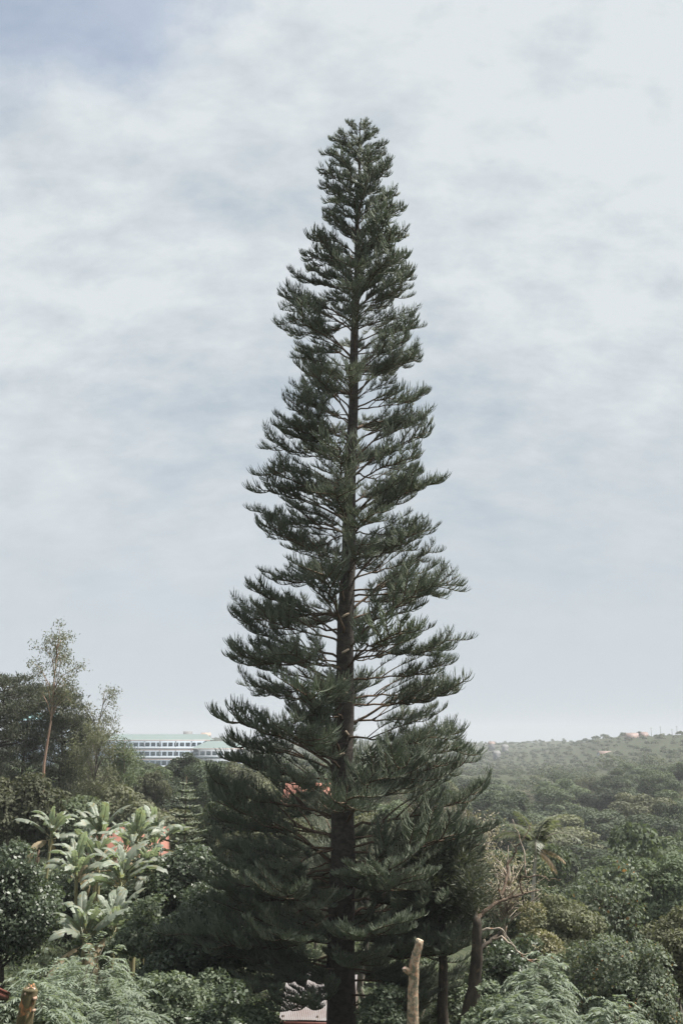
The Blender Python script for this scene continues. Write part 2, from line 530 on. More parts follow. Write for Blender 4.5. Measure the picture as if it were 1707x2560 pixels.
M['wall_brown'] = paint('brown_wall', (0.34, 0.25, 0.20), 0.8, 0.1, 0.5)
M['trim_pink'] = paint('pinkish_fascia', (0.62, 0.48, 0.44), 0.6, 0.05, 0.3)
M['pole_wood'] = paint('utility_pole_wood', (0.16, 0.14, 0.12), 0.9, 0.1)


def glass_mat():
    m, t, o = new_mat('window_glass')
    p = t.nodes.new('ShaderNodeBsdfPrincipled')
    oi = t.nodes.new('ShaderNodeObjectInfo')
    t.links.new(mixcol(t, oi.outputs['Random'], (0.16, 0.20, 0.24), (0.26, 0.31, 0.35)), p.inputs['Base Color'])
    p.inputs['Roughness'].default_value = 0.12
    t.links.new(p.outputs[0], o.inputs[0])
    return m


M['glass'] = glass_mat()

# ------------------------------------------------------------------ ground: one sheet to beyond the ridges
g_y = np.concatenate([np.linspace(-300, -10, 8), np.linspace(-6, 60, 45), np.geomspace(64, 3400, 210)])
g_s = np.linspace(-1, 1, 150)
GX, GY = [], []
for yy in g_y:
    half = 60 + max(yy, 0) * 0.85 + (250 if yy < 0 else 0)
    GX.append(np.sign(g_s) * np.abs(g_s) ** 1.25 * half); GY.append(np.full(len(g_s), yy))
GX = np.array(GX); GY = np.array(GY)
GZ = terrain(GX, GY)
gv = np.stack([GX, GY, GZ], -1).reshape(-1, 3)
nr, nc = GX.shape
ii = (np.arange(nr - 1)[:, None] * nc + np.arange(nc - 1)[None]).ravel()
gf = np.stack([ii, ii + 1, ii + nc + 1, ii + nc], -1)
ground = link('ground', mesh_from('ground', [(gv, gf, 0)]), [M['ground']], None, True)
tag(ground, kind='structure')


def gz(x, y):
    return float(terrain(np.array([x]), np.array([y]))[0])


# ------------------------------------------------------------------ the tall pine
def slope_curve(L_, a, n=12, side=0.0):
    """points of a branch leaving the origin along +X; a = pitch angles (deg) spread along it"""
    t = np.linspace(0, 1, n)
    th = np.radians(np.interp(t, np.linspace(0, 1, len(a)), a))
    ps = np.radians(np.interp(t, [0, 0.5, 1], [0, side, side * 1.6]))
    d = np.stack([np.cos(th) * np.cos(ps), np.cos(th) * np.sin(ps), np.sin(th)], -1) * (L_ / (n - 1))
    p = np.concatenate([[[0, 0, 0]], np.cumsum(d[:-1], 0)])
    return p, t


def pine_branch(seed, L_, angles, bare, n_side, dens, cl, thick=1.0):
    rng = np.random.default_rng(seed)
    P, t = slope_curve(L_, angles, 14, rng.uniform(-6, 6))
    P = P + np.concatenate([[[0, 0, 0]], rng.normal(0, 0.008 * L_, (13, 3))])
    wood = [tube(P, np.interp(t, [0, 1], [0.010 + 0.0085 * L_, 0.007]), 5)]
    axes = [(P, bare)]
    for k in range(n_side):
        tk = bare + (0.90 - bare) * (k + rng.uniform(0.1, 0.9)) / n_side
        s = 1 if k % 2 else -1
        b = np.array([np.interp(tk, t, P[:, i]) for i in range(3)])
        l2 = L_ * rng.uniform(0.20, 0.36) * (1.15 - 0.6 * abs(tk - 0.6))
        a2, t2 = slope_curve(l2, [angles[1] * 0.5 + rng.uniform(-16, 26), rng.uniform(-4, 42), rng.uniform(20, 62)], 6)
        yaw = s * math.radians(rng.uniform(28, 58))
        c, q = math.cos(yaw), math.sin(yaw)
        a2 = np.stack([a2[:, 0] * c - a2[:, 1] * q, a2[:, 0] * q + a2[:, 1] * c, a2[:, 2]], -1) + b
        wood.append(tube(a2, np.interp(t2, [0, 1], [0.006 + 0.004 * L_, 0.005]), 4))
        axes.append((a2, 0.12))
    for k in range(2 if 1.5 < L_ < 4 else 0):             # strong ascending side shoots near the base
        tk = rng.uniform(0.12, 0.34); s = 1 if k % 2 else -1
        b = np.array([np.interp(tk, t, P[:, i]) for i in range(3)])
        l2 = L_ * rng.uniform(0.42, 0.62)
        a2, t2 = slope_curve(l2, [rng.uniform(26, 44), rng.uniform(12, 30), rng.uniform(18, 40)], 7)
        yaw = s * math.radians(rng.uniform(8, 30)); c, q = math.cos(yaw), math.sin(yaw)
        a2 = np.stack([a2[:, 0] * c - a2[:, 1] * q, a2[:, 0] * q + a2[:, 1] * c, a2[:, 2]], -1) + b
        wood.append(tube(a2, np.interp(t2, [0, 1], [0.007 + 0.005 * L_, 0.005]), 4))
        axes.append((a2, 0.38))
    S, D0, D1, LN = [], [], [], []
    for A, t0 in axes:
        seg = np.linalg.norm(np.diff(A, axis=0), axis=1); tot = seg.sum()
        n = max(6, int(tot * (1 - t0) * dens))
        tt = t0 + (1 - t0) * rng.random(n) ** 0.85
        if len(A) > 8:                       # along the main axis the shoots gather in tufts
            cen = t0 + (1 - t0) * (np.arange(6) + rng.uniform(0.2, 0.8, 6)) / 6
            tt = np.clip(cen[rng.integers(6, size=n)] + rng.normal(0, 0.035, n), t0, 1)
        tv = np.linspace(0, 1, len(A))
        p = np.stack([np.interp(tt, tv, A[:, i]) for i in range(3)], -1)
        ax = unit(np.stack([np.interp(tt, tv, np.gradient(A[:, i])) for i in range(3)], -1))
        up = np.array([[0, 0, 1.0]])
        lat = unit(np.cross(ax, up)); sgn = np.where(rng.random(n) < 0.5, 1, -1)[:, None]
        roll = rng.uniform(-0.35, 0.9, n)[:, None]
        d0 = ax * rng.uniform(0.2, 0.95, n)[:, None] + lat * sgn * rng.uniform(0.35, 1.05, n)[:, None] + up * roll * 0.6
        d1 = ax * rng.uniform(-0.05, 0.55, n)[:, None] + lat * sgn * rng.uniform(0.0, 0.35, n)[:, None] + up * rng.uniform(0.75, 1.2, n)[:, None]
        S.append(p); D0.append(d0); D1.append(d1)
        LN.append(cl * rng.uniform(0.55, 1.1, n) * np.interp(tt, [t0, (t0 + 1) / 2, 1], [0.65, 1.0, 0.75]))
    S = np.concatenate(S); D0 = np.concatenate(D0); D1 = np.concatenate(D1); LN = np.concatenate(LN)
    leaf = cords(S, D0, D1, LN, rng.uniform(0.0058, 0.0086, len(S)) * thick)
    wv, wf = merge(wood)
    return mesh_from('branch', [(wv, wf, 0)]), mesh_from('foliage', [(*leaf, 0)])


PROTO = {'top': [], 'upper': [], 'mid': [], 'low': []}
for k in range(4):
    PROTO['top'].append((1.2, pine_branch(100 + k, 1.2, [50, 34, 24, 24], 0.12, 5, 84, 0.27, 1.1)))
    PROTO['upper'].append((2.1, pine_branch(120 + k, 2.1, [40, 20, 14, 26], 0.38, 7, 66, 0.34)))
    PROTO['mid'].append((3.3, pine_branch(140 + k, 3.3, [10, -2, 2, 18, 36], 0.40, 10, 60, 0.40)))
    PROTO['low'].append((4.6, pine_branch(160 + k, 4.6, [2, -14, -4, 12, 30], 0.20, 18, 84, 0.38, 1.3)))

PY = 32.0                                            # distance of the tall pine
# crown outline read off the photograph: row, left edge, right edge, trunk (1568-wide view)
OUT = np.array([(272, 822, 832, 827), (300, 772, 866, 825), (350, 757, 884, 825), (400, 736, 903, 824), (450, 718, 922, 822),
                (500, 704, 931, 821), (560, 688, 948, 820), (650, 650, 974, 818), (770, 614, 985, 815), (870, 604, 990, 812),
                (930, 586, 1012, 810), (1020, 592, 1028, 807), (1150, 580, 1034, 803), (1250, 560, 1034, 800), (1310, 550, 1052, 798),
                (1380, 516, 1066, 796), (1480, 490, 1068, 793), (1600, 494, 1066, 790), (1690, 468, 1080, 788), (1760, 490, 1094, 787),
                (1870, 480, 1128, 786), (2000, 470, 1100, 785), (2150, 480, 1080, 784), (2250, 520, 1030, 783), (2330, 560, 990, 783)], float) * (1707 / 1568)
oz = np.array([pix(r[3], r[0], PY)[2] for r in OUT])
om = np.array([ppm(r[3], r[0], PY) for r in OUT])
oL = (OUT[:, 3] - OUT[:, 1]) * om; oR = (OUT[:, 2] - OUT[:, 3]) * om
ox = np.array([pix(r[3], r[0], PY)[0] for r in OUT])
zi = oz[::-1]
PBASE = gz(float(ox[-1]), PY) - 0.1
fx_ = lambda z: float(np.interp(z, zi, ox[::-1]))
ZTOP = oz[0]
TRR = lambda z: float(np.interp(z, [PBASE, -9, -4, 2, 8, 14, 19, ZTOP], [0.60, 0.46, 0.39, 0.29, 0.205, 0.13, 0.06, 0.015]))

rng = np.random.default_rng(11)
pine = empty('pine_tree', (fx_(PBASE), PY, PBASE))
tag(pine, 'very tall narrow dark green pine with tiered branches in the centre', 'tree')
PX0 = fx_(PBASE)
tz = np.concatenate([np.linspace(PBASE, PBASE + 1.2, 5), np.linspace(PBASE + 1.7, ZTOP - 0.15, 60)])
tp = np.stack([[fx_(z) - PX0 + 0.02 * math.sin(z * 1.3) for z in tz], [0.02 * math.sin(z * 0.9 + 1) for z in tz], tz - PBASE], -1)
tv_, tf_ = tube(tp, [TRR(z) for z in tz], 14, 0.05, rng)
link('trunk', mesh_from('trunk', [(tv_, tf_, 0)]), [M['pine_bark']], pine, True)

zs = []
z = ZTOP - 0.25
while z > oz[-1] - 0.1:
    zs.append(z)
    z -= float(np.interp(z, [-9, 0, 10, 18, ZTOP], [0.40, 0.56, 0.56, 0.48, 0.30]))
ZROOF = float(pix(760, 2470, PY)[2])
nb = 0
for wi, z in enumerate(zs):
    rad_l = float(np.interp(z, zi, oL[::-1])); rad_r = float(np.interp(z, zi, oR[::-1]))
    nbr = 5 if z > -3 else 6
    ph = rng.uniform(0, 2 * math.pi)
    for k in range(nbr):
        az = ph + k * 2 * math.pi / nbr + rng.uniform(-0.25, 0.25)
        if math.sin(az) < -0.70 and rng.random() < (0.45 if z > -3 else 0.6):
            az = az + rng.choice((-1, 1)) * rng.uniform(0.6, 1.2)
        wR = 0.5 + 0.5 * math.cos(az)
        if z < ZROOF and math.cos(az) < 0.25:
            continue                     # the lowest boughs on the left are gone: the tin roof shows there
        rad = rad_r * wR + rad_l * (1 - wR)
        rad *= float(np.interp(z, [-6, -3, 0, 16, 19, 21], [1.12, 0.98, 0.88, 0.90, 1.0, 1.08]))
        rad *= rng.uniform(0.86, 1.05) if rng.random() > 0.16 else rng.uniform(0.55, 0.86)
        kind = 'top' if z > 15.5 else 'upper' if z > 7.0 else 'mid' if z > -3.0 else 'low'
        if rng.random() < 0.2 and kind != 'top' and z > -6:
            kind = {'upper': 'mid', 'mid': 'upper', 'low': 'mid'}[kind]
        L0, (bm_, lm_) = PROTO[kind][int(rng.integers(4))]
        reach = {'top': 0.84, 'upper': 0.95, 'mid': 1.0, 'low': 1.02}[kind]
        s = max(0.32, rad / (L0 * reach))
        # branch attaches lower than the point its tip reaches
        drop = {'top': 0.62, 'upper': 0.36, 'mid': 0.10, 'low': -0.04}[kind] * rad
        zb = z - drop + rng.uniform(-0.34, 0.34) * (1 if z < 14 else 0.4)
        if zb < PBASE + 1.7: zb = PBASE + 1.7 + rng.uniform(0, 0.3)
        bo = link('branch', bm_, [M['twig_bark']], pine)
        bo.location = (fx_(zb) - PX0 + math.cos(az) * TRR(zb) * 0.75, math.sin(az) * TRR(zb) * 0.75, zb - PBASE)
        bo.rotation_euler = (rng.uniform(-0.35, 0.35), rng.uniform(-0.24, 0.14), az)
        bo.scale = (s, s, s * rng.uniform(0.9, 1.1))
        link('foliage', lm_, [M['pine_leaf']], bo)
        nb += 1
# leader tuft
bo = link('branch', PROTO['top'][1][1][0], [M['twig_bark']], pine)
bo.location = (fx_(ZTOP) - PX0, 0, ZTOP - PBASE - 0.62); bo.rotation_euler = (0, R(-52), 0.4); bo.scale = (0.42, 0.42, 0.42)
link('foliage', PROTO['top'][1][1][1], [M['pine_leaf']], bo)
print('pine branches', nb + 1)
# pale stubs of pruned branches on the trunk
for (sx, sy, dr) in ((860, 1291, -1), (853, 1541, 1), (853, 1631, 1), (844, 1704, 1), (851, 1740, 1), (870, 1835, -0.3), (841, 1890, 1), (858, 1328, -1)):
    p = pix(sx, sy, PY - 0.3)
    rr0 = TRR(p[2])
    v, f = tube([(0, 0.05, -0.02), (dr * 0.10, -0.10, 0.02), (dr * 0.24, -0.16, 0.09)], [0.045, 0.036, 0.030], 6)
    so = link('branch_stub', mesh_from('branch_stub', [(v, f, 0)]), [M['cut_wood']], pine, True)
    ax_ = fx_(p[2])
    dx = float(np.clip(p[0] - ax_, -rr0 * 0.8, rr0 * 0.8))
    so.location = (ax_ - PX0 + dx, -math.sqrt(rr0 ** 2 - dx ** 2) * 0.97, p[2] - PBASE)


# ------------------------------------------------------------------ broadleaf crowns
def crown_leaves(rng, C, Rd, ncl, per, rc, l, w, up=0.9, low=0.45, droop=0.2, hollow=0.45, rnd=0.3):
    """leaf diamonds grouped in clumps through an uneven crown; returns leaf mesh data and clump centres"""
    d = unit(rng.normal(0, 1, (ncl, 3)))
    d[:, 2] = np.where(d[:, 2] < 0, d[:, 2] * low, d[:, 2])
    lump = 0.80 + 0.34 * np.sin(d[:, 0] * 3.1 + rng.uniform(0, 6)) * np.cos(d[:, 1] * 2.7 + rng.uniform(0, 6)) + rng.normal(0, 0.07, ncl)
    r = (hollow + (1 - hollow) * rng.random(ncl) ** 0.6) * lump
    cc = C + d * r[:, None] * np.asarray(Rd)
    sz = rng.uniform(0.6, 1.35, ncl)
    n = rng.poisson(per * sz ** 2) + 4
    idx = np.repeat(np.arange(ncl), n)
    q_ = unit(rng.normal(0, 1, (len(idx), 3)))
    q_[:, 2] = np.where((q_[:, 2] < 0) & (rng.random(len(idx)) < 0.6), -q_[:, 2], q_[:, 2])
    off = q_ * (rc * 1.7 * sz[idx] * (0.55 + 0.5 * rng.random(len(idx)) ** 0.6))[:, None] * np.array([1, 1, 0.72])
    c = cc[idx] + off
    outw = unit(c - C)
    nrm = unit(outw * 0.5 + unit(off) * 0.95 + np.array([0, 0, up * 0.5]) + rng.normal(0, rnd, c.shape))
    dr = unit(rng.normal(0, 1, c.shape) + outw * 0.7 - np.array([0, 0, droop]))
    ll = l * rng.uniform(0.6, 1.3, len(idx)); ww = ll * (w / l) * rng.uniform(0.8, 1.2, len(idx))
    return leaf_quads(c, dr, nrm, ll, ww), cc


def limbs(rng, base, C, cc, r0, n, sides=5, wob=0.12):
    """a trunk rising to the crown centre and limbs to some of the clumps"""
    base = np.asarray(base, float); C = np.asarray(C, float)
    top = C + np.array([0, 0, 0.5]) * (np.max(cc[:, 2]) - C[2])
    tt = np.linspace(0, 1, 8)[:, None]
    tr = base + (top - base) * tt + np.concatenate([[[0, 0, 0]], rng.normal(0, 0.02 * (C[2] - base[2]), (7, 3)) * np.array([1, 1, 0.2])])
    rad = np.interp(tt[:, 0], [0, 0.08, 0.6, 1], [r0 * 1.35, r0, r0 * 0.6, r0 * 0.2])
    it = [tube(tr, rad, max(sides, 7))]
    for k in rng.permutation(len(cc))[:n]:
        q = cc[k]
        hgt = np.clip((np.linalg.norm((q - base)[:2]) * -0.9 + (q - base)[2]) / (top[2] - base[2]), 0.12, 0.92)
        s = np.array([np.interp(hgt, tt[:, 0], tr[:, i]) for i in range(3)])
        mid = (s + q) / 2 + rng.normal(0, 0.06, 3) * np.linalg.norm(q - s) + np.array([0, 0, 0.06]) * np.linalg.norm(q - s)
        a = np.array([s, (s + mid) / 2 + rng.normal(0, 0.03, 3) * np.linalg.norm(q - s), mid, (mid + q) / 2, q])
        it.append(tube(a, np.array([0.42, 0.34, 0.26, 0.17, 0.07]) * r0 * rng.uniform(0.6, 1.0), sides - 1 if sides > 4 else 4))
    return merge(it)


def broadleaf(name, label, cat, loc, H, Rd, mat, bark, seed, ncl=60, per=60, rc=0.3, l=0.12, w=0.07, nlimb=14, r0=0.12,
              group=None, hollow=0.45, low=0.45, lean=(0, 0)):
    """H: height of the top over the ground; Rd: crown radii; loc: base"""
    rng = np.random.default_rng(seed)
    C = np.array([lean[0], lean[1], H - Rd[2]])
    if per > 46:                      # leafy enough that each clump is nearly closed
        ncl = int(ncl * 0.6); l *= 1.22; w *= 1.3; rc *= 1.15
        per = 0.58 * 4 * math.pi * (1.6 * rc) ** 2 * 0.8 / (l * w / 2)
        nlimb = int(nlimb * 0.7)
    (lv, lf), cc = crown_leaves(rng, C, Rd, ncl, per, rc, l, w, hollow=hollow, low=low)
    o = empty(name, loc)
    tag(o, label, cat, group)
    tv, tf = limbs(rng, (0, 0, -0.25), C, cc, r0, nlimb)
    link('trunk', mesh_from('trunk', [(tv, tf, 0)]), [bark], o, True)
    link('crown', mesh_from('crown', [(lv, lf, 0)]), [mat], o)
    return o


def place_top(px, py, Y, sink=0.05):
    """base point on the ground under a crown top seen at (px, py), and the height up to it"""
    p = pix(px, py, Y)
    zg = gz(p[0], Y)
    return (float(p[0]), Y, zg - sink), float(p[2] - zg + sink)


def bl(name, label, cat, px, py, Y, wpx, mat, bark, seed, depth=None, **k):
    loc, H = place_top(px, py, Y)
    rx = wpx * 0.5 * ppm(px, py, Y)
    rz = k.pop('rz', None) or min(H * 0.5, rx * 1.1)
    return broadleaf(name, label, cat, loc, H, (rx, depth or rx, rz), M[mat], M[bark], seed, **k)


# near and middle-distance trees and bushes, one by one
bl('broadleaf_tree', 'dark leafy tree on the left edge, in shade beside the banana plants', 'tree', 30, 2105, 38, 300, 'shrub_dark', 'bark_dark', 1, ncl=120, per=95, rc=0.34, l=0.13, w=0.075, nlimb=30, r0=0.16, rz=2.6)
bl('broadleaf_tree', 'pale grey green bushy tree on left edge below the flat topped pines', 'tree', 30, 1925, 62, 240, 'canopy_c', 'bark_grey', 2, ncl=110, per=60, rc=0.5, l=0.22, w=0.13, nlimb=24, r0=0.16, rz=2.6)
bl('broadleaf_tree', 'grey green tree behind the leftmost banana plant', 'tree', 170, 1985, 66, 190, 'canopy_a', 'bark_grey', 3, ncl=90, per=55, rc=0.5, l=0.24, w=0.13, nlimb=20, r0=0.15, rz=2.4)
bl('leafy_shrub', 'glossy leafy shrub to the right of the lower banana plants', 'shrub', 375, 2205, 35, 190, 'shrub', 'bark_grey', 5, ncl=70, per=70, rc=0.24, l=0.11, w=0.07, nlimb=18, r0=0.06, rz=1.7)
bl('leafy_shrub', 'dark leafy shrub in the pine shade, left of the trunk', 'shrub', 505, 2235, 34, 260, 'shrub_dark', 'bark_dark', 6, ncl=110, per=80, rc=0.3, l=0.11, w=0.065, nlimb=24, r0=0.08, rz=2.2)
bl('leafy_shrub', 'sunlit leafy shrub at bottom left between feathery bush and pine', 'shrub', 460, 2385, 27, 280, 'shrub', 'bark_grey', 7, ncl=120, per=70, rc=0.22, l=0.10, w=0.06, nlimb=26, r0=0.06, rz=1.5)
bl('leafy_shrub', 'small leafy shrub beside the tin roofed house', 'shrub', 625, 2482, 29, 150, 'shrub', 'bark_grey', 8, ncl=60, per=70, rc=0.17, l=0.09, w=0.055, nlimb=14, r0=0.05, rz=1.0)
bl('leafy_shrub', 'low dark leafy shrub at the bottom edge left of the roof', 'shrub', 545, 2475, 24, 150, 'shrub_dark', 'bark_dark', 18, ncl=70, per=70, rc=0.17, l=0.09, w=0.055, nlimb=14, r0=0.05, rz=1.1)
bl('broadleaf_tree', 'dark dense tree behind the pine on its lower left', 'tree', 470, 2075, 45, 260, 'shrub_dark', 'bark_dark', 9, ncl=120, per=80, rc=0.38, l=0.15, w=0.08, nlimb=26, r0=0.16, rz=3.0)
bl('broadleaf_tree', 'tree with broad grey green leaves rising above the round bush at right', 'tree', 1500, 2150, 44, 250, 'tallleaf', 'bark_grey', 10, ncl=100, per=46, rc=0.36, l=0.20, w=0.11, nlimb=30, r0=0.12, rz=2.3, hollow=0.3)
bl('round_bush', 'large round small leaved bush in the bottom right corner', 'bush', 1545, 2312, 28, 330, 'tallleaf', 'bark_grey', 11, ncl=95, per=230, rc=0.27, l=0.085, w=0.05, nlimb=30, r0=0.10, rz=2.0, hollow=0.65)
bl('leafy_shrub', 'olive green shrub left of the broad leaved tree at right', 'shrub', 1400, 2235, 39, 190, 'canopy_c', 'bark_grey', 12, ncl=80, per=70, rc=0.27, l=0.12, w=0.06, nlimb=18, r0=0.07, rz=1.7)
bl('leafy_shrub', 'yellowing shrub below the slender palm', 'shrub', 1345, 2290, 36, 130, 'yellowish', 'bark_grey', 13, ncl=60, per=60, rc=0.24, l=0.11, w=0.05, nlimb=16, r0=0.06, rz=1.3)
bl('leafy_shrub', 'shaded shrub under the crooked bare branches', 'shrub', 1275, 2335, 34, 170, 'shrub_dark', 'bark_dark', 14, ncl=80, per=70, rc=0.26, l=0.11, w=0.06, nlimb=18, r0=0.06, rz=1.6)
bl('leafy_shrub', 'brownish olive shrub on right edge above the round bush', 'shrub', 1675, 2268, 34, 150, 'canopy_c', 'bark_grey', 15, ncl=70, per=70, rc=0.26, l=0.11, w=0.06, nlimb=16, r0=0.06, rz=1.7)
bl('broadleaf_tree', 'mid green tree on the right edge behind the broad leaved tree', 'tree', 1665, 2140, 58, 190, 'canopy_a', 'bark_grey', 16, ncl=90, per=70, rc=0.42, l=0.17, w=0.09, nlimb=20, r0=0.14, rz=2.6)
bl('leafy_shrub', 'light green leafy shrub behind the two dark trunks', 'shrub', 1150, 2425, 33, 240, 'shrub', 'bark_grey', 17, ncl=110, per=75, rc=0.24, l=0.10, w=0.055, nlimb=20, r0=0.06, rz=1.9)
bl('leafy_shrub', 'shaded shrub behind the straight dark trunk', 'shrub', 1072, 2385, 37, 200, 'shrub', 'bark_grey', 37, ncl=90, per=75, rc=0.26, l=0.10, w=0.055, nlimb=20, r0=0.06, rz=2.0)
bl('leafy_shrub', 'low leafy shrub between pine trunk and pale pruned trunk', 'shrub', 955, 2475, 29, 150, 'shrub', 'bark_grey', 19, ncl=70, per=75, rc=0.2, l=0.09, w=0.05, nlimb=16, r0=0.05, rz=1.3)
bl('leafy_shrub', 'low green shrub at bottom edge right of the leaning dark trunk', 'shrub', 1225, 2470, 25, 170, 'shrub', 'bark_grey', 20, ncl=80, per=70, rc=0.18, l=0.085, w=0.045, nlimb=18, r0=0.05, rz=1.2)
bl('broadleaf_tree', 'grey green tree seen behind the pine, left of its trunk', 'tree', 690, 1995, 60, 270, 'canopy_c', 'bark_grey', 27, ncl=90, per=130, rc=0.42, l=0.15, w=0.09, nlimb=20, r0=0.14, rz=3.0)
bl('broadleaf_tree', 'small tree in front of the bright orange roof behind the pine', 'tree', 750, 1984, 71, 130, 'canopy_a', 'bark_grey', 38, ncl=60, per=130, rc=0.42, l=0.15, w=0.09, nlimb=14, r0=0.12, rz=1.9)
bl('broadleaf_tree', 'grey green tree seen behind the pine, just right of its trunk', 'tree', 915, 2005, 58, 250, 'canopy_c', 'bark_grey', 28, ncl=90, per=130, rc=0.42, l=0.15, w=0.09, nlimb=20, r0=0.14, rz=3.0)
bl('broadleaf_tree', 'pale tree behind the right side of the pine crown', 'tree', 1075, 1985, 66, 250, 'canopy_d', 'bark_pale', 29, ncl=80, per=70, rc=0.5, l=0.15, w=0.07, nlimb=40, r0=0.14, rz=3.2, hollow=0.3)
bl('broadleaf_tree', 'mid green tree behind the left side of the pine crown', 'tree', 575, 1960, 64, 230, 'canopy_a', 'bark_grey', 30, ncl=90, per=130, rc=0.45, l=0.16, w=0.09, nlimb=20, r0=0.14, rz=3.0)
bl('broadleaf_tree', 'dark flat crowned tree in front of the long green roofed building', 'tree', 458, 1880, 140, 95, 'canopy_b', 'bark_dark', 39, ncl=60, per=130, rc=0.55, l=0.24, w=0.15, nlimb=16, r0=0.16, rz=2.2)
bl('broadleaf_tree', 'dark round crowned tree between the long building and the pine', 'tree', 535, 1895, 130, 110, 'canopy_b', 'bark_dark', 40, ncl=60, per=130, rc=0.55, l=0.24, w=0.15, nlimb=16, r0=0.16, rz=2.6)
bl('dry_shrub', 'pale dry tangled shrub right of the pine with whitish stems', 'shrub', 1262, 2062, 37, 210, 'dryleaf', 'bark_pale', 21, ncl=80, per=16, rc=0.34, l=0.11, w=0.035, nlimb=80, r0=0.09, rz=2.1, hollow=0.2)
bl('dry_shrub', 'thin dry shrub with bare stems just right of the pine crown', 'shrub', 1200, 1972, 48, 120, 'dryleaf', 'bark_pale', 22, ncl=40, per=26, rc=0.45, l=0.16, w=0.05, nlimb=40, r0=0.09, rz=2.8, hollow=0.2)
bl('broadleaf_tree', 'grey green tree behind the pale dry tangled shrub', 'tree', 1240, 2120, 58, 230, 'canopy_a', 'bark_grey', 23, ncl=100, per=60, rc=0.5, l=0.19, w=0.10, nlimb=22, r0=0.14, rz=2.8)


# feathery bushes: drooping sprays of thin leaflets
def feathery(name, label, px, py, Y, wpx, seed, rz=1.3, nspray=420, mat='feather', cat='shrub'):
    rng = np.random.default_rng(seed)
    loc, H = place_top(px, py, Y)
    rx = wpx * 0.5 * ppm(px, py, Y)
    C = np.array([0, 0, H - rz])
    d = unit(rng.normal(0, 1, (nspray, 3))); d[:, 2] = np.where(d[:, 2] < 0, d[:, 2] * 0.4, d[:, 2])
    lump = 0.82 + 0.3 * np.sin(d[:, 0] * 4 + 1) * np.cos(d[:, 1] * 3.3) + rng.normal(0, 0.08, nspray)
    st = C + d * (lump * (0.45 + 0.5 * rng.random(nspray) ** 0.6))[:, None] * np.array([rx, rx, rz])
    az = unit(d * np.array([1, 1, 0.2]) + rng.normal(0, 0.5, d.shape) * np.array([1, 1, 0.1]))
    ln = rng.uniform(0.35, 0.62, nspray)
    nl = 11
    C_, D_, N_, LL, WW = [], [], [], [], []
    for k in range(nl):
        t = (k + 0.5) / nl
        elev = 0.75 - 1.55 * t
        dirn = unit(az * math.cos(elev) + np.array([0, 0, math.sin(elev)]))
        pos = st + az * (ln * (t * 0.9))[:, None] + np.array([0, 0, 1]) * (ln * (0.62 * t - 0.85 * t * t))[:, None]
        side = unit(np.cross(dirn, np.array([0, 0, 1.0])))
        for s in (-1, 1):
            q = unit(dirn * 0.55 + side * s + np.array([0, 0, -0.25]) + rng.normal(0, 0.15, pos.shape))
            l2 = 0.13 * (1.1 - 0.6 * abs(t - 0.45)) * rng.uniform(0.8, 1.2, nspray)
            C_.append(pos + q * (l2 * 0.5)[:, None]); D_.append(q)
            N_.append(unit(np.cross(side * s, dirn) * s * 0 + np.array([0, 0, 1.0]) + rng.normal(0, 0.3, pos.shape)))
            LL.append(l2); WW.append(l2 * 0.30)
    lv, lf = leaf_quads(np.concatenate(C_), np.concatenate(D_), np.concatenate(N_), np.concatenate(LL), np.concatenate(WW))
    o = empty(name, loc); tag(o, label, cat)
    tv, tf = limbs(rng, (0, 0, -0.2), C, st, 0.05, 40)
    link('trunk', mesh_from('trunk', [(tv, tf, 0)]), [M['bark_grey']], o, True)
    link('crown', mesh_from('crown', [(lv, lf, 0)]), [M[mat]], o)
    return o


feathery('feathery_shrub', 'large pale feathery shrub at lower left under the banana plants', 215, 2362, 25, 340, 31, 1.4, 620)
feathery('feathery_shrub', 'feathery shrub behind the broken mossy stump at bottom left', 95, 2425, 19, 220, 32, 1.0, 380)
feathery('feathery_shrub', 'low feathery shrub at the bottom edge, lower left', 300, 2475, 20, 240, 33, 1.0, 420)
feathery('feathery_shrub', 'pale feathery shrub at bottom right in front of the round bush', 1345, 2385, 23, 150, 34, 1.1, 380)
feathery('feathery_shrub', 'feathery shrub at the bottom edge, right of the dark trunks', 1330, 2478, 20, 260, 35, 0.9, 420)
feathery('feathery_shrub', 'small feathery shrub in the bottom right corner', 1540, 2500, 19, 160, 36, 0.8, 260)


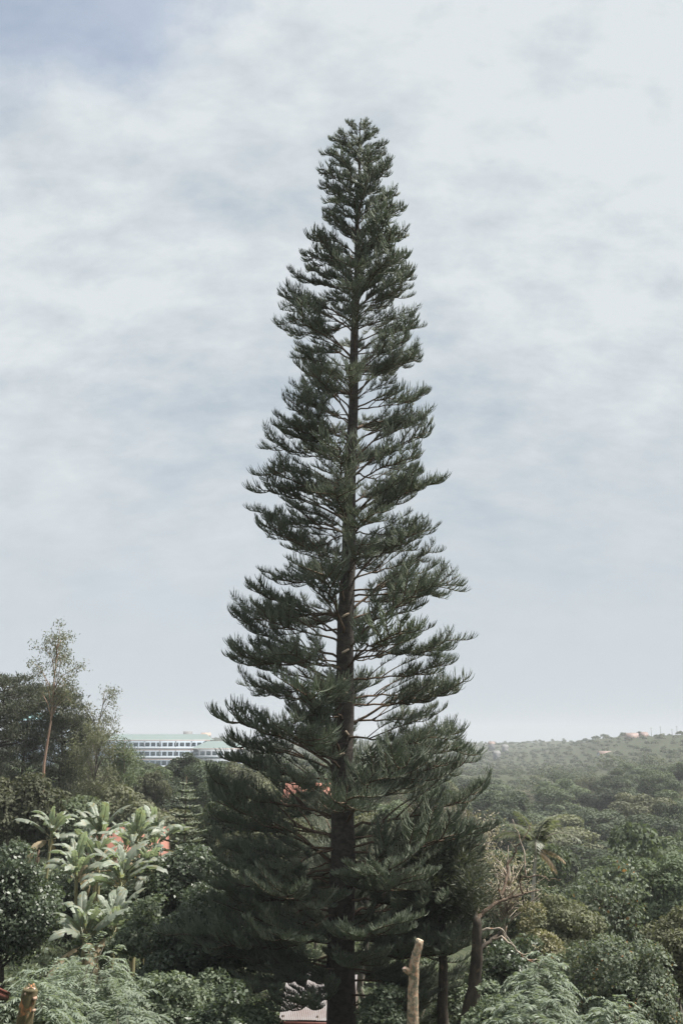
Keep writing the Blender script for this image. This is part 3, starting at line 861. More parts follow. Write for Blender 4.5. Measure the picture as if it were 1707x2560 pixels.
# ------------------------------------------------------------------ banana plants
def banana_leaf_mesh(seed):
    rng = np.random.default_rng(seed)
    n = 22
    Lf = 2.35
    t = np.linspace(0, 1, n)
    bend = rng.uniform(40, 115)
    th = np.radians(rng.uniform(8, 14) - bend * t ** 1.8)
    d = np.stack([np.cos(th), 0 * th, np.sin(th)], -1) * (Lf / (n - 1))
    P = np.concatenate([[[0, 0, 0]], np.cumsum(d[:-1], 0)])
    Nn = np.stack([-np.sin(th), 0 * th, np.cos(th)], -1)
    wid = 0.27 * np.interp(t, [0, 0.13, 0.2, 0.35, 0.75, 0.93, 1], [0, 0, 0.7, 1, 0.92, 0.55, 0.05])
    blade = []
    for s in (-1, 1):
        k = 3
        while k < n - 1:
            step = int(min(rng.integers(1, 5), n - 1 - k))
            dz = rng.uniform(-1.1, 0.35); sk = rng.uniform(0.02, 0.07)
            rows = []
            for q in range(k, k + step + 1):
                a = P[q]
                wq = wid[q] * rng.uniform(0.9, 1.03)
                m1 = a + np.array([0, s * wq * 0.5, 0]) + Nn[q] * wq * 0.28 + d[q] * 0.4
                m2 = a + np.array([0, s * wq * (1 - abs(dz) * 0.2), 0]) + Nn[q] * wq * (0.25 + dz * 0.75) + d[q] * (sk / 0.02) * 0.4
                rows.append((a, m1, m2))
            v = np.array(rows).reshape(-1, 3)
            f = []
            for q in range(step):
                for j in range(2):
                    f.append((q * 3 + j, q * 3 + j + 1, (q + 1) * 3 + j + 1, (q + 1) * 3 + j))
            blade.append((v, np.array(f)))
            k += step
    bv, bf = merge(blade)
    rv, rf = tube(P - Nn * 0.008, np.interp(t, [0, 0.2, 1], [0.035, 0.020, 0.004]), 5)
    return mesh_from('leaf', [(bv, bf, 0), (rv, rf, 1)])


BL = [banana_leaf_mesh(300 + k) for k in range(7)]


def banana(label, px, py, Y, seed, nleaf=9, size=1.0, group='banana plants on the left slope'):
    """(px, py): where the leaves leave the stem"""
    rng = np.random.default_rng(seed)
    loc, H = place_top(px, py, Y, 0.1)
    o = empty('banana_plant', loc); tag(o, label, 'banana plant', group)
    lean = rng.uniform(-0.12, 0.12, 2)
    pts = [(lean[0] * t * H * 0.5, lean[1] * t * H * 0.5, t * H) for t in np.linspace(0, 1, 7)]
    v, f = tube(pts, np.linspace(0.14, 0.06, 7) * size, 9, 0.06, rng)
    link('stem', mesh_from('stem', [(v, f, 0)]), [M['banana_stem']], o, True)
    top = np.array(pts[-1])
    a0 = rng.uniform(0, 6.28)
    nleaf += 4; size *= 0.88
    for k in range(nleaf):
        lo = link('leaf', BL[int(rng.integers(len(BL)))], [M['banana'], M['banana_stem']], o, True)
        age = k / max(1, nleaf - 1)
        lo.location = top - np.array([0, 0, 0.35 * age * size])
        pitch = math.radians(82 - 72 * age ** 0.9 + rng.uniform(-8, 8))
        lo.rotation_euler = (rng.uniform(-0.7, 0.7), -pitch, a0 + k * 2.4 + rng.uniform(-0.6, 0.6))
        s = size * rng.uniform(0.7, 1.15) * (0.8 + 0.2 * age)
        if age > 0.85 and rng.random() < 0.6:
            lo.name = 'withered_leaf'
            pitch = math.radians(rng.uniform(-50, -10))
            lo.rotation_euler = (rng.uniform(-0.6, 0.6), -pitch, a0 + k * 2.4)
            for q_ in (0, 1):
                lo.material_slots[q_].link = 'OBJECT'; lo.material_slots[q_].material = M['banana_dry']
        lo.scale = (s, s * rng.uniform(0.85, 1.15), s)
    return o


banana('leftmost banana plant, standing alone against the dark trees', 112, 2085, 47, 41, 11, 0.85)
banana('tall banana plant with the highest pale leaves, in front of the orange roof', 240, 2092, 50, 42, 14, 1.15)
banana('banana plant nearest the dark pine shade, right of the orange roof', 385, 2105, 50, 43, 13, 1.05)
banana('banana plant hiding the right end of the orange roof', 345, 2095, 48, 39, 12, 1.0)
banana('small banana plant between the two tallest ones', 318, 2122, 53, 48, 11, 0.95)
banana('banana plant in the middle of the clump, left side', 205, 2185, 44, 44, 12, 1.0)
banana('banana plant in the middle of the clump, right side, upright leaves', 300, 2205, 43, 45, 14, 1.1)
banana('banana plant in the very centre of the clump', 252, 2160, 46, 49, 12, 1.05)
banana('banana plant on the right of the clump, under the one nearest the pine', 365, 2185, 45, 40, 12, 1.0)
banana('banana plant with the widest leaves, lowest of the clump on the left', 205, 2335, 36, 46, 12, 1.0)
banana('lowest banana plant on the right, beside the glossy shrub', 278, 2320, 37, 47, 11, 0.9)
bl('leafy_shrub', 'dense shrub filling the gap under the upper banana leaves', 'shrub', 330, 2165, 51, 200, 'shrub', 'bark_grey', 24, ncl=80, per=70, rc=0.32, l=0.14, w=0.08, nlimb=16, r0=0.07, rz=2.0)
bl('leafy_shrub', 'shrub behind the left middle banana plant', 'shrub', 190, 2150, 52, 190, 'shrub_dark', 'bark_grey', 25, ncl=80, per=70, rc=0.32, l=0.14, w=0.08, nlimb=16, r0=0.07, rz=2.0)
bl('leafy_shrub', 'shrub standing between the two lowest banana plants', 'shrub', 250, 2255, 40, 150, 'shrub', 'bark_grey', 26, ncl=60, per=70, rc=0.26, l=0.11, w=0.07, nlimb=16, r0=0.06, rz=1.4)


# ------------------------------------------------------------------ pines with flat tops on the left, eucalyptus
def flat_pine(label, px, py, Y, wpx, seed, crown_h=9.0, ncl=70, bark='bark_dark'):
    rng = np.random.default_rng(seed)
    loc, H = place_top(px, py, Y)
    rx = wpx * 0.5 * ppm(px, py, Y)
    o = empty('pine_tree', loc); tag(o, label, 'tree', 'flat topped pines on the left')
    n = 10
    wob = np.cumsum(rng.normal(0, 0.14, (n, 2)), 0); wob[0] = 0
    tp_ = np.concatenate([wob, np.linspace(-0.3, H * 0.97, n)[:, None]], 1)
    it = [tube(tp_, np.interp(np.linspace(0, 1, n), [0, 0.1, 1], [0.24, 0.19, 0.04]), 8)]
    cc = []
    for k in range(ncl):
        zt = H - crown_h * rng.random() ** 1.5
        fr = (H - zt) / crown_h
        rmax = rx * np.interp(fr, [0, 0.08, 0.4, 1], [0.6, 1.0, 1.0, 0.5])
        r = rmax * rng.uniform(0.35, 1.0) ** 0.8
        a = rng.uniform(0, 6.28)
        s = np.array([np.interp(zt - r * 0.3, tp_[:, 2], tp_[:, i]) for i in range(3)])
        q = np.array([s[0] + math.cos(a) * r, s[1] + math.sin(a) * r, zt])
        m1 = s * 0.5 + q * 0.5 + np.array([0, 0, -0.06 * r])
        it.append(tube([s, m1, q], [0.055, 0.035, 0.012], 4))
        cc.append(q)
    cc = np.array(cc)
    per = 120
    idx = np.repeat(np.arange(ncl), per)
    off = rng.normal(0, 1, (len(idx), 3)) * np.array([0.50, 0.50, 0.20]) * rng.uniform(0.6, 1.25, ncl)[idx][:, None]
    c = cc[idx] + off + np.array([0, 0, 0.1])
    dr = unit(off * 0.6 + np.array([0, 0, 0.6]) + rng.normal(0, 0.35, c.shape))
    lv, lf = leaf_quads(c, dr, unit(rng.normal(0, 1, c.shape)), rng.uniform(0.22, 0.40, len(idx)), rng.uniform(0.05, 0.09, len(idx)))
    wv, wf = merge(it)
    link('trunk', mesh_from('trunk', [(wv, wf, 0)]), [M[bark]], o, True)
    link('crown', mesh_from('crown', [(lv, lf, 0)]), [M['lpine_leaf']], o)
    return o


flat_pine('flat topped pine cut by the left edge of the picture', 15, 1695, 82, 200, 51, 10, 120)
flat_pine('flat topped pine left of the tall sparse eucalyptus', 75, 1722, 88, 160, 52, 9, 110)
flat_pine('flat topped pine right of the tall sparse eucalyptus', 152, 1742, 84, 140, 53, 9, 110)
flat_pine('lower flat topped pine with a leaning trunk beside the slim sparse tree', 178, 1800, 90, 95, 54, 7, 60)


def sparse_tree(name, label, px, py, Y, wpx, seed, bark, mat, crown_h, n_limb, per, trunk_r=0.13, leaf=(0.26, 0.075), tilt=0.0, narrow=0.5):
    rng = np.random.default_rng(seed)
    loc, H = place_top(px, py, Y)
    rx = wpx * 0.5 * ppm(px, py, Y)
    o = empty(name, loc); tag(o, label, 'tree')
    n = 12
    wob = np.cumsum(rng.normal(0, 0.07, (n, 2)), 0); wob[0] = 0
    hz_ = np.linspace(-0.3, H * 0.96, n)
    tp_ = np.concatenate([wob, hz_[:, None]], 1)
    tp_[:, 0] += tilt * np.linspace(0, 1, n)
    it = [tube(tp_, np.interp(np.linspace(0, 1, n), [0, 0.05, 1], [trunk_r * 1.3, trunk_r, 0.03]), 8)]
    tips = []
    for k in range(n_limb):
        fr = rng.uniform(0.05, 1.0)
        zt = H - crown_h * fr * 0.85
        r = rx * np.interp(fr, [0, 0.25, 0.7, 1], [0.25, 0.95, narrow + 0.4, narrow]) * rng.uniform(0.5, 1.05)
        a = rng.uniform(0, 6.28)
        zs_ = max(zt - r * rng.uniform(0.8, 1.7), H - crown_h * 1.25)
        s = np.array([np.interp(zs_, tp_[:, 2], tp_[:, i]) for i in range(3)])
        q = np.array([s[0] + math.cos(a) * r, s[1] + math.sin(a) * r, zt])
        m1 = s + (q - s) * np.array([0.35, 0.35, 0.55]) + rng.normal(0, 0.06, 3)
        m2 = s + (q - s) * np.array([0.7, 0.7, 0.85]) + rng.normal(0, 0.08, 3)
        it.append(tube([s, m1, m2, q], [0.045, 0.03, 0.022, 0.01], 4))
        tips += [q, m2 * 0.4 + q * 0.6] + ([m1 * 0.4 + m2 * 0.6] if rng.random() < 0.4 else [])
        for j in range(3):
            e = m2 + (q - m2) * rng.random() + rng.normal(0, 0.45, 3)
            it.append(tube([m2 + (q - m2) * 0.3, e], [0.012, 0.006], 3)); tips.append(e)
    tips.append(tp_[-1])
    cc = np.array(tips)
    idx = np.repeat(np.arange(len(cc)), rng.poisson(per, len(cc)))
    off = rng.normal(0, 0.26, (len(idx), 3))
    c = cc[idx] + off
    lv, lf = leaf_quads(c, rng.normal(0, 1, c.shape) - np.array([0, 0, 0.8]), rng.normal(0, 1, c.shape),
                        rng.uniform(0.6, 1.2, len(idx)) * leaf[0], rng.uniform(0.7, 1.2, len(idx)) * leaf[1])
    wv, wf = merge(it)
    link('trunk', mesh_from('trunk', [(wv, wf, 0)]), [bark], o, True)
    link('crown', mesh_from('crown', [(lv, lf, 0)]), [mat], o)
    return o


sparse_tree('eucalyptus_tree', 'tallest sparse tree on the left, slender reddish trunk above the pines', 130, 1575, 78, 150, 61, M['bark_euc'], M['euc_leaf'], 6.2, 20, 30, 0.16, tilt=0.5)
sparse_tree('sparse_tree', 'slim sparse tree left of the long green roofed building', 256, 1712, 86, 125, 62, M['bark_grey'], M['euc_leaf'], 5.5, 15, 24, 0.12, tilt=0.3)
sparse_tree('sparse_tree', 'low open crowned tree below the slim sparse one', 235, 1810, 80, 150, 63, M['bark_grey'], M['canopy_c'], 6.5, 30, 34, 0.12)
sparse_tree('sparse_tree', 'small upright tree in front of the green roofed building, left part', 322, 1845, 84, 60, 64, M['bark_grey'], M['canopy_a'], 4.5, 14, 60, 0.1)


# young tiered pine, pale green
def young_pine(label, px, py, Y, seed, rmax=1.7, crown=6.0):
    rng = np.random.default_rng(seed)
    loc, H = place_top(px, py, Y)
    o = empty('young_pine', loc); tag(o, label, 'tree')
    nt_ = 14
    S, D0, D1, LN = [], [], [], []
    wood = [tube([(0, 0, z_) for z_ in np.linspace(-0.2, H, 8)], np.linspace(0.10, 0.012, 8), 7)]
    for k in range(nt_):
        zt = H - 0.45 - (crown - 0.45) * (k / (nt_ - 1)) ** 1.05
        r = rmax * ((k + 1) / nt_) ** 0.75
        a0 = rng.uniform(0, 6)
        for j in range(6):
            a = a0 + j * 6.283 / 6 + rng.uniform(-0.2, 0.2)
            rr_ = r * rng.uniform(0.85, 1.1)
            dirn = np.array([math.cos(a), math.sin(a), 0])
            tt = np.linspace(0, 1, 6)[:, None]
            P = np.array([0, 0, zt]) + dirn * rr_ * tt + np.array([0, 0, 1.0]) * (0.10 * tt - 0.05 + 0.1 * tt ** 2) * rr_
            wood.append(tube(P, np.linspace(0.02, 0.006, 6), 4))
            m = int(26 * rr_ + 10)
            tq = 0.12 + 0.88 * rng.random(m)
            p = np.stack([np.interp(tq, tt[:, 0], P[:, i]) for i in range(3)], -1)
            lat = np.array([-dirn[1], dirn[0], 0]) * np.where(rng.random(m) < 0.5, 1, -1)[:, None]
            S.append(p); D0.append(dirn * 0.6 + lat + np.array([0, 0, 0.15])); D1.append(dirn * 0.6 + lat * 0.5 + np.array([0, 0, 0.6]))
            LN.append(0.36 * rng.uniform(0.6, 1.1, m) * np.interp(tq, [0, 1], [1.0, 0.5]))
    S = np.concatenate(S)
    lv, lf = cords(S, np.concatenate(D0), np.concatenate(D1), np.concatenate(LN), np.full(len(S), 0.034), 3)
    wv, wf = merge(wood)
    link('trunk', mesh_from('trunk', [(wv, wf, 0)]), [M['twig_bark']], o, True)
    link('crown', mesh_from('crown', [(lv, lf, 0)]), [M['ypine_leaf']], o)


young_pine('small pale green tiered pine left of the tall pine', 467, 1940, 54, 71)


# ------------------------------------------------------------------ dark trunks and crooked bare limbs right of the pine
def crop8(x, y):
    return 1180 + x * 0.2, 1950 + y * 0.2


def limb_path(pts, Y, dy=None, base=(0, 0, 0), crop=True, fine=3, rng=None, jit=0.012):
    out_ = []
    for k, (x, y) in enumerate(pts):
        p = crop8(x, y) if crop else (x, y)
        out_.append(pix(p[0], p[1], Y + (dy[k] if dy else 0.0)))
    P = np.array(out_) - np.asarray(base)
    # subdivide for a gently uneven line
    t = np.linspace(0, len(P) - 1, (len(P) - 1) * fine + 1)
    Q = np.stack([np.interp(t, np.arange(len(P)), P[:, i]) for i in range(3)], -1)
    Q[1:-1] = Q[1:-1] * 0.5 + (Q[:-2] + Q[2:]) * 0.25
    if rng is not None:
        Q[1:-1] += rng.normal(0, jit, Q[1:-1].shape)
    return Q


rng = np.random.default_rng(81)
TY = 29.0
p0 = pix(1150, 2600, TY)
base = np.array([p0[0] - 0.15, TY, gz(p0[0] - 0.15, TY) - 0.1])
tr = empty('bare_tree', base)
tag(tr, 'leaning dark trunk with crooked bare limbs, right of the pine', 'tree')
P = limb_path([(1150, 2600), (1168, 2545), (1186, 2470), (1192, 2400), (1193, 2340), (1190, 2295)], TY, base=base, crop=False, rng=rng)
P = np.concatenate([[[0, 0, 0]], P])
v, f = tube(P, np.interp(np.linspace(0, 1, len(P)), [0, 0.15, 0.6, 1], [0.27, 0.215, 0.165, 0.115]), 9, 0.08, rng)
link('trunk', mesh_from('trunk', [(v, f, 0)]), [M['bark_dark']], tr, True)
LIMBS = [  # points, depth offsets, start and end radius, material
    ([(75, 2130), (130, 2090), (250, 1990), (360, 1890)], [0, 0, .3, .6], 0.085, 0.03, 'bark_dark'),
    ([(50, 1760), (110, 1690), (240, 1570), (370, 1490), (500, 1470), (640, 1420), (690, 1400), (830, 1375)], [0, .1, .3, .5, .6, .7, .8, 1], 0.075, 0.016, 'bark_limb'),
    ([(690, 1400), (692, 1350), (690, 1295)], [.8, .8, .8], 0.022, 0.012, 'bark_dark'),
    ([(370, 1490), (335, 1400), (340, 1300), (375, 1185)], [.5, .4, .3, .2], 0.036, 0.012, 'bark_pale'),
    ([(360, 1480), (410, 1290), (440, 1150), (430, 1040), (520, 950), (545, 850), (600, 780), (690, 660), (740, 530)], [.5, .8, 1, 1.1, 1.2, 1.2, 1.2, 1.3, 1.4], 0.055, 0.010, 'bark_limb'),
    ([(670, 1210), (650, 1080), (660, 960), (640, 870), (560, 650), (500, 490)], [.6, .6, .7, .8, .9, 1], 0.030, 0.010, 'bark_pale'),
    ([(630, 1420), (590, 1300), (600, 1215), (700, 1222), (800, 1190), (900, 1210), (950, 1262), (1000, 1225), (1110, 1242)], [.7, .7, .6, .6, .6, .5, .5, .5, .5], 0.034, 0.010, 'bark_limb'),
    ([(600, 1215), (605, 1120), (640, 1070)], [.6, .6, .6], 0.022, 0.010, 'bark_dark'),
    ([(545, 850), (500, 800), (450, 755)], [1.2, 1.3, 1.4], 0.022, 0.010, 'bark_dark'),
    ([(75, 1940), (150, 1870), (250, 1850), (370, 1860), (450, 1980), (510, 2050)], [0, 0, -.1, -.2, -.2, -.2], 0.045, 0.012, 'bark_pale'),
    ([(250, 1990), (360, 1960), (480, 2040), (600, 2170), (700, 2260), (840, 2312)], [.3, 0, -.1, -.2, -.3, -.4], 0.040, 0.010, 'bark_pale'),
    ([(600, 2170), (690, 2190), (760, 2140), (790, 2090)], [-.2, -.2, -.2, -.2], 0.018, 0.008, 'bark_pale'),
    ([(700, 2260), (800, 2240), (880, 2270), (940, 2310)], [-.3, -.3, -.3, -.3], 0.018, 0.008, 'bark_pale'),
    ([(510, 1490), (560, 1530), (600, 1560)], [.6, .6, .6], 0.018, 0.008, 'bark_pale'),
    ([(45, 1750), (60, 1640), (75, 1560)], [0, 0, 0], 0.06, 0.02, 'bark_pale'),
]
for pts, dy, ra, rb, mt in LIMBS:
    Q = limb_path(pts, TY, dy, base, True, 3, rng, 0.014)
    v, f = tube(Q, np.linspace(ra, rb, len(Q)) * 0.92, 6, 0.12, rng)
    link('limb', mesh_from('limb', [(v, f, 0)]), [M[mt]], tr, True)


def crown_patch(parent, base, spots, mat, seed, rc=0.26, per=70, l=0.14, w=0.03):
    """tufts of thin leaves round given points"""
    r_ = np.random.default_rng(seed)
    cc = np.array(spots) - np.asarray(base)
    idx = np.repeat(np.arange(len(cc)), per)
    off = r_.normal(0, 1, (len(idx), 3)) * np.array([rc, rc, rc * 0.6])
    c = cc[idx] + off
    lv, lf = leaf_quads(c, off + np.array([0, 0, rc]) + r_.normal(0, rc * 0.5, c.shape), r_.normal(0, 1, c.shape) + np.array([0, 0, .6]),
                        l * r_.uniform(.7, 1.3, len(idx)), w * r_.uniform(.8, 1.3, len(idx)))
    return link('crown', mesh_from('crown', [(lv, lf, 0)]), [mat], parent)


spots = [pix(1180 + rng.uniform(-35, 30), 2140 + rng.uniform(0, 150), TY + rng.uniform(-0.2, 1.4)) for k in range(14)]
crown_patch(tr, base, spots, M['lpine_leaf'], 82, 0.22, 240, 0.22, 0.030)

# straight dark trunk nearer the pine
p0 = pix(1106, 2600, 30.5)
base2 = np.array([p0[0], 30.5, gz(p0[0], 30.5) - 0.1])
t2 = empty('dark_tree', base2)
tag(t2, 'straight dark trunk between the pine and the leaning bare limbed tree', 'tree')
P = limb_path([(1108, 2600), (1106, 2520), (1107, 2440), (1108, 2360), (1102, 2280), (1098, 2210), (1092, 2150)], 30.5, base=base2, crop=False, rng=rng)
P = np.concatenate([[[0, 0, 0]], P])
it = [tube(P, np.interp(np.linspace(0, 1, len(P)), [0, 0.15, 1], [0.20, 0.165, 0.05]), 8, 0.08, rng)]
spots = []
for k in range(30):
    q = pix(1100 + rng.uniform(-60, 50), 2110 + rng.uniform(0, 180), 30.5 + rng.uniform(-1.0, 1.2))
    s = P[-1] + np.array([0, 0, -rng.uniform(0.0, 1.6)])
    s[:2] = [np.interp(s[2], P[:, 2], P[:, 0]), np.interp(s[2], P[:, 2], P[:, 1])]
    it.append(tube([s, (s + q - base2) / 2 + rng.normal(0, 0.05, 3), q - base2], [0.03, 0.02, 0.008], 4))
    spots.append(q)
v, f = merge(it)
link('trunk', mesh_from('trunk', [(v, f, 0)]), [M['bark_dark']], t2, True)
crown_patch(t2, base2, spots, M['lpine_leaf'], 84, 0.26, 300, 0.24, 0.032)

# ------------------------------------------------------------------ pruned pale trunk and broken mossy trunk close to the camera
SY = 9.0
p0 = pix(1031, 2580, SY)
sb = np.array([p0[0] + 0.02, SY, gz(p0[0], SY) - 0.1])
st = empty('pruned_trunk', sb)
tag(st, 'pale pruned trunk sawn off at the top, with a short side stub', 'tree trunk')
P = limb_path([(1033, 2580), (1031, 2530), (1032, 2490), (1034, 2440), (1034, 2415), (1040, 2385), (1049, 2350)], SY, base=sb, crop=False, fine=4, rng=rng, jit=0.0015)
P = np.concatenate([[[0, 0, 0]], P])
v, f = tube(P, np.interp(np.linspace(0, 1, len(P)), [0, 0.05, 0.4, 0.66, 1], [0.075, 0.050, 0.044, 0.042, 0.032]), 14, 0.035, rng)
link('trunk', mesh_from('trunk', [(v, f, 0)]), [M['bark_stump']], st, True)
q0 = P[-1]
v, f = tube([q0 + np.array([0, 0, -0.004]), q0 + np.array([0.003, 0, 0.004])], [0.0305, 0.029], 12)
link('sawn_top', mesh_from('sawn_top', [(v, f, 0)]), [M['cut_wood']], st)
a = pix(1030, 2432, SY) - sb; b = pix(1012, 2422, SY - 0.03) - sb
v, f = tube([a, (a + b) / 2 + np.array([0, 0, -0.008]), b, b + (b - a) * 0.05], [0.026, 0.030, 0.026, 0.02], 9, 0.1, rng)
so = link('side_stub', mesh_from('side_stub', [(v, f, 0)]), [M['bark_stump']], st, True)
v, f = tube([b + (b - a) * 0.03, b + (b - a) * 0.10 + np.array([0, 0, 0.006])], [0.019, 0.017], 9)
link('sawn_face', mesh_from('sawn_face', [(v, f, 0)]), [M['splinter']], so)
v, f = tube([b, b + np.array([-0.022, -0.005, -0.002])], [0.008, 0.005], 5)
link('twig_stub', mesh_from('twig_stub', [(v, f, 0)]), [M['cut_wood']], so)

SY2 = 8.0
p0 = pix(58, 2580, SY2)
sb = np.array([p0[0] - 0.05, SY2, gz(p0[0], SY2) - 0.1])
st = empty('broken_trunk', sb)
tag(st, 'broken mossy brown trunk with a splintered top at the bottom left', 'tree trunk')
P = limb_path([(57, 2585), (64, 2545), (70, 2510), (76, 2478), (77, 2470)], SY2, base=sb, crop=False, fine=4, rng=rng, jit=0.0015)
P = np.concatenate([[[0, 0, 0]], P])
v, f = tube(P, np.interp(np.linspace(0, 1, len(P)), [0, 0.05, 0.5, 0.85, 1], [0.095, 0.064, 0.056, 0.055, 0.044]), 16, 0.05, rng)
link('trunk', mesh_from('trunk', [(v, f, 0)]), [M['bark_moss']], st, True)
for k in range(14):
    a = k * 6.283 / 14 + rng.uniform(-.25, .25)
    r_ = 0.036 * rng.uniform(0.55, 1.1); h_ = rng.uniform(0.02, 0.05)
    c0 = P[-1] + np.array([math.cos(a) * r_, math.sin(a) * r_, -0.025])
    v, f = tube([c0, c0 + np.array([0, 0, h_ * 0.6]), c0 + np.array([rng.normal(0, .008), rng.normal(0, .008), h_])], [0.015, 0.012, 0.006], 5, 0.4, rng)
    link('splinter', mesh_from('splinter', [(v, f, 0)]), [M['splinter'] if k % 3 == 0 else M['bark_moss']], st)
for (sx, sy, sc3) in ((66, 2486, 1.3), (86, 2498, 0.9), (84, 2528, 0.8)):
    c0 = pix(sx, sy, SY2 - 0.045) - sb
    v, f = tube([c0 + np.array([0, .03, 0]), c0 + np.array([0, 0.0, 0.002]), c0 + np.array([0.003, -0.006, 0.004])], [0.016 * sc3, 0.013 * sc3, 0.009 * sc3], 8, 0.3, rng)
    link('knot', mesh_from('knot', [(v, f, 0)]), [M['bark_euc']], st, True)

# ------------------------------------------------------------------ slender palm
def frond_mesh(seed, Lf, bend, drop, droopy):
    r_ = np.random.default_rng(seed)
    n = 16
    t = np.linspace(0, 1, n)
    th = np.radians(drop - bend * t ** 1.4)
    d = np.stack([np.cos(th), 0 * th, np.sin(th)], -1) * Lf / (n - 1)
    P = np.concatenate([[[0, 0, 0]], np.cumsum(d[:-1], 0)])
    m = 46
    tt = np.repeat(np.linspace(0.14, 0.99, m), 2)
    s = np.tile([-1.0, 1.0], m)
    p = np.stack([np.interp(tt, t, P[:, i]) for i in range(3)], -1)
    ax = unit(np.stack([np.interp(tt, t, d[:, i]) for i in range(3)], -1))
    q = unit(ax * 0.55 + np.array([0, 1.0, 0]) * s[:, None] - np.array([0, 0, droopy]) + r_.normal(0, 0.1, p.shape))
    ll = 0.46 * np.interp(tt, [0.1, 0.4, 1], [0.6, 1, 0.4]) * r_.uniform(.85, 1.1, len(tt))
    lv, lf = leaf_quads(p + q * (ll * 0.5)[:, None], q, ax * 0.3 + np.array([0, 0, 1.0]), ll, np.full(len(tt), 0.05), 0.2)
    wv, wf = tube(P, np.linspace(0.022, 0.005, n), 4)
    return mesh_from('frond', [(lv, lf, 0), (wv, wf, 1)])


PYm = 40.0
pc = pix(1338, 2108, PYm)
pl = empty('palm_tree', (pix(1326, 2306, PYm)[0], PYm, gz(pix(1326, 2306, PYm)[0], PYm) - 0.1))
tag(pl, 'slender palm with a thin whitish trunk and drooping fronds, right of the pine', 'palm')
pb = np.array(pl.location)
Q = limb_path([(1326, 2420), (1326, 2306), (1331, 2240), (1336, 2180), (1338, 2112)], PYm, base=pb, crop=False, rng=rng)
Q = np.concatenate([[[0, 0, 0]], Q])
v, f = tube(Q, np.linspace(0.085, 0.055, len(Q)), 8, 0.05, rng)
link('trunk', mesh_from('trunk', [(v, f, 0)]), [rough_mat('palm_trunk', (0.36, 0.33, 0.29), (0.52, 0.49, 0.45), 5, (1, 1, 3), 0.8, 0.2)], pl, True)
fm = [frond_mesh(400 + k, 1.7, b_, d_, 0.5) for k, (b_, d_) in enumerate(((70, 60), (85, 40), (60, 70), (95, 30)))]
fd = [frond_mesh(420 + k, 1.6, b_, d_, 0.9) for k, (b_, d_) in enumerate(((50, -5), (55, -25)))]
for k in range(11):
    o = link('frond', fm[k % 4], [M['palm_leaf'], M['bark_grey']], pl)
    o.location = Q[-1]; o.rotation_euler = (0, 0, k * 2.4 + 0.3); s = rng.uniform(0.8, 1.1); o.scale = (s, s, s)
for az, k in ((-0.15, 0), (-0.6, 1), (0.5, 1)):
    o = link('dry_frond', fd[k], [M['palm_dry'], M['bark_grey']], pl); o.scale = (0.75, 0.75, 0.75)
    o.location = Q[-1] - np.array([0, 0, 0.12]); o.rotation_euler = (0, 0, az)
    tag(o, 'withered brown hanging frond')

# ------------------------------------------------------------------ house with the corrugated tin roof, behind the pine's foot
HY = 44.0
e0 = pix(700, 2534, HY); e1 = pix(930, 2531, HY)      # eave ends
hx, hz0 = float(e0[0]), float(e0[2])
Wd = 3.0
hb = np.array([hx, HY, gz(hx + 2, HY) - 0.1])
ho = empty('tin_roofed_house', hb, R(-4))
tag(ho, 'small dark house with a weathered corrugated tin roof behind the pine trunk', 'house')
ez = hz0 - hb[2]                                       # eave height over the floor
rise, run = 1.05, 2.6
pitch_ = 0.076
nsh = 4
sw = Wd / nsh
xs = np.linspace(0, sw + 0.03, 61)
for k in range(nsh):
    lift = 0.012 * (k % 2)
    prof = 0.011 * np.sin(xs / pitch_ * 2 * math.pi) + lift
    rows = []
    for (yy, zz2) in ((-0.35, -0.35 * rise / run), (run * 0.33, rise * 0.33), (run * 0.66, rise * 0.66), (run, rise)):
        rows.append(np.stack([xs + k * sw, np.full_like(xs, yy), prof + zz2 + ez], -1))
    V = np.concatenate(rows); n_ = len(xs)
    F = np.array([(r_ * n_ + j, r_ * n_ + j + 1, (r_ + 1) * n_ + j + 1, (r_ + 1) * n_ + j) for r_ in range(3) for j in range(n_ - 1)])
    link('roof_sheet', mesh_from('roof_sheet', [(V, F, 0)]), [M['tin_pink']], ho, True)
v, f = merge([(np.array([(-.1, run, ez + rise), (Wd + .1, run, ez + rise), (Wd + .1, run * 2 + .3, ez - .16), (-.1, run * 2 + .3, ez - .16)]), np.array([(0, 1, 2, 3)]))])
link('back_roof', mesh_from('back_roof', [(v, f, 0)]), [M['tin_pink']], ho)
v, f = box(-0.05, Wd + 0.08, -0.40, -0.37, ez - 0.32, ez - 0.20)
link('fascia', mesh_from('fascia', [(v, f, 0)]), [M['red_trim']], ho)
v, f = merge([box(0.1, Wd - .1, 0.9, 1.0, 0, ez + 0.2), box(0.1, 0.2, 1.0, run * 2, 0, ez - .05), box(Wd - .2, Wd - .1, 1.0, run * 2, 0, ez - .05), box(.2, Wd - .2, run * 2 - .1, run * 2, 0, ez - .05)])
link('wall', mesh_from('wall', [(v, f, 0)]), [M['wall_dark']], ho)
for xx in (0.1, 1.5, Wd - 0.2):
    v, f = box(xx, xx + 0.1, -0.2, -0.1, 0, ez - 0.02)
    link('post', mesh_from('post', [(v, f, 0)]), [M['wall_dark']], ho)
v, f = box(0.25, Wd - 0.3, -0.19, -0.09, ez - 0.62, ez - 0.57)
link('rail', mesh_from('rail', [(v, f, 0)]), [M['ledge']], ho)
v, f = box(0.25, Wd - 0.3, -0.25, 0.1, ez - 1.02, ez - 0.96)
link('ledge', mesh_from('ledge', [(v, f, 0)]), [M['ledge']], ho)
cr = empty('orange_crate', tuple(hb + np.array([1.05, -0.12, ez - 0.958])))
tag(cr, 'small orange box on the ledge under the tin roof', 'box')
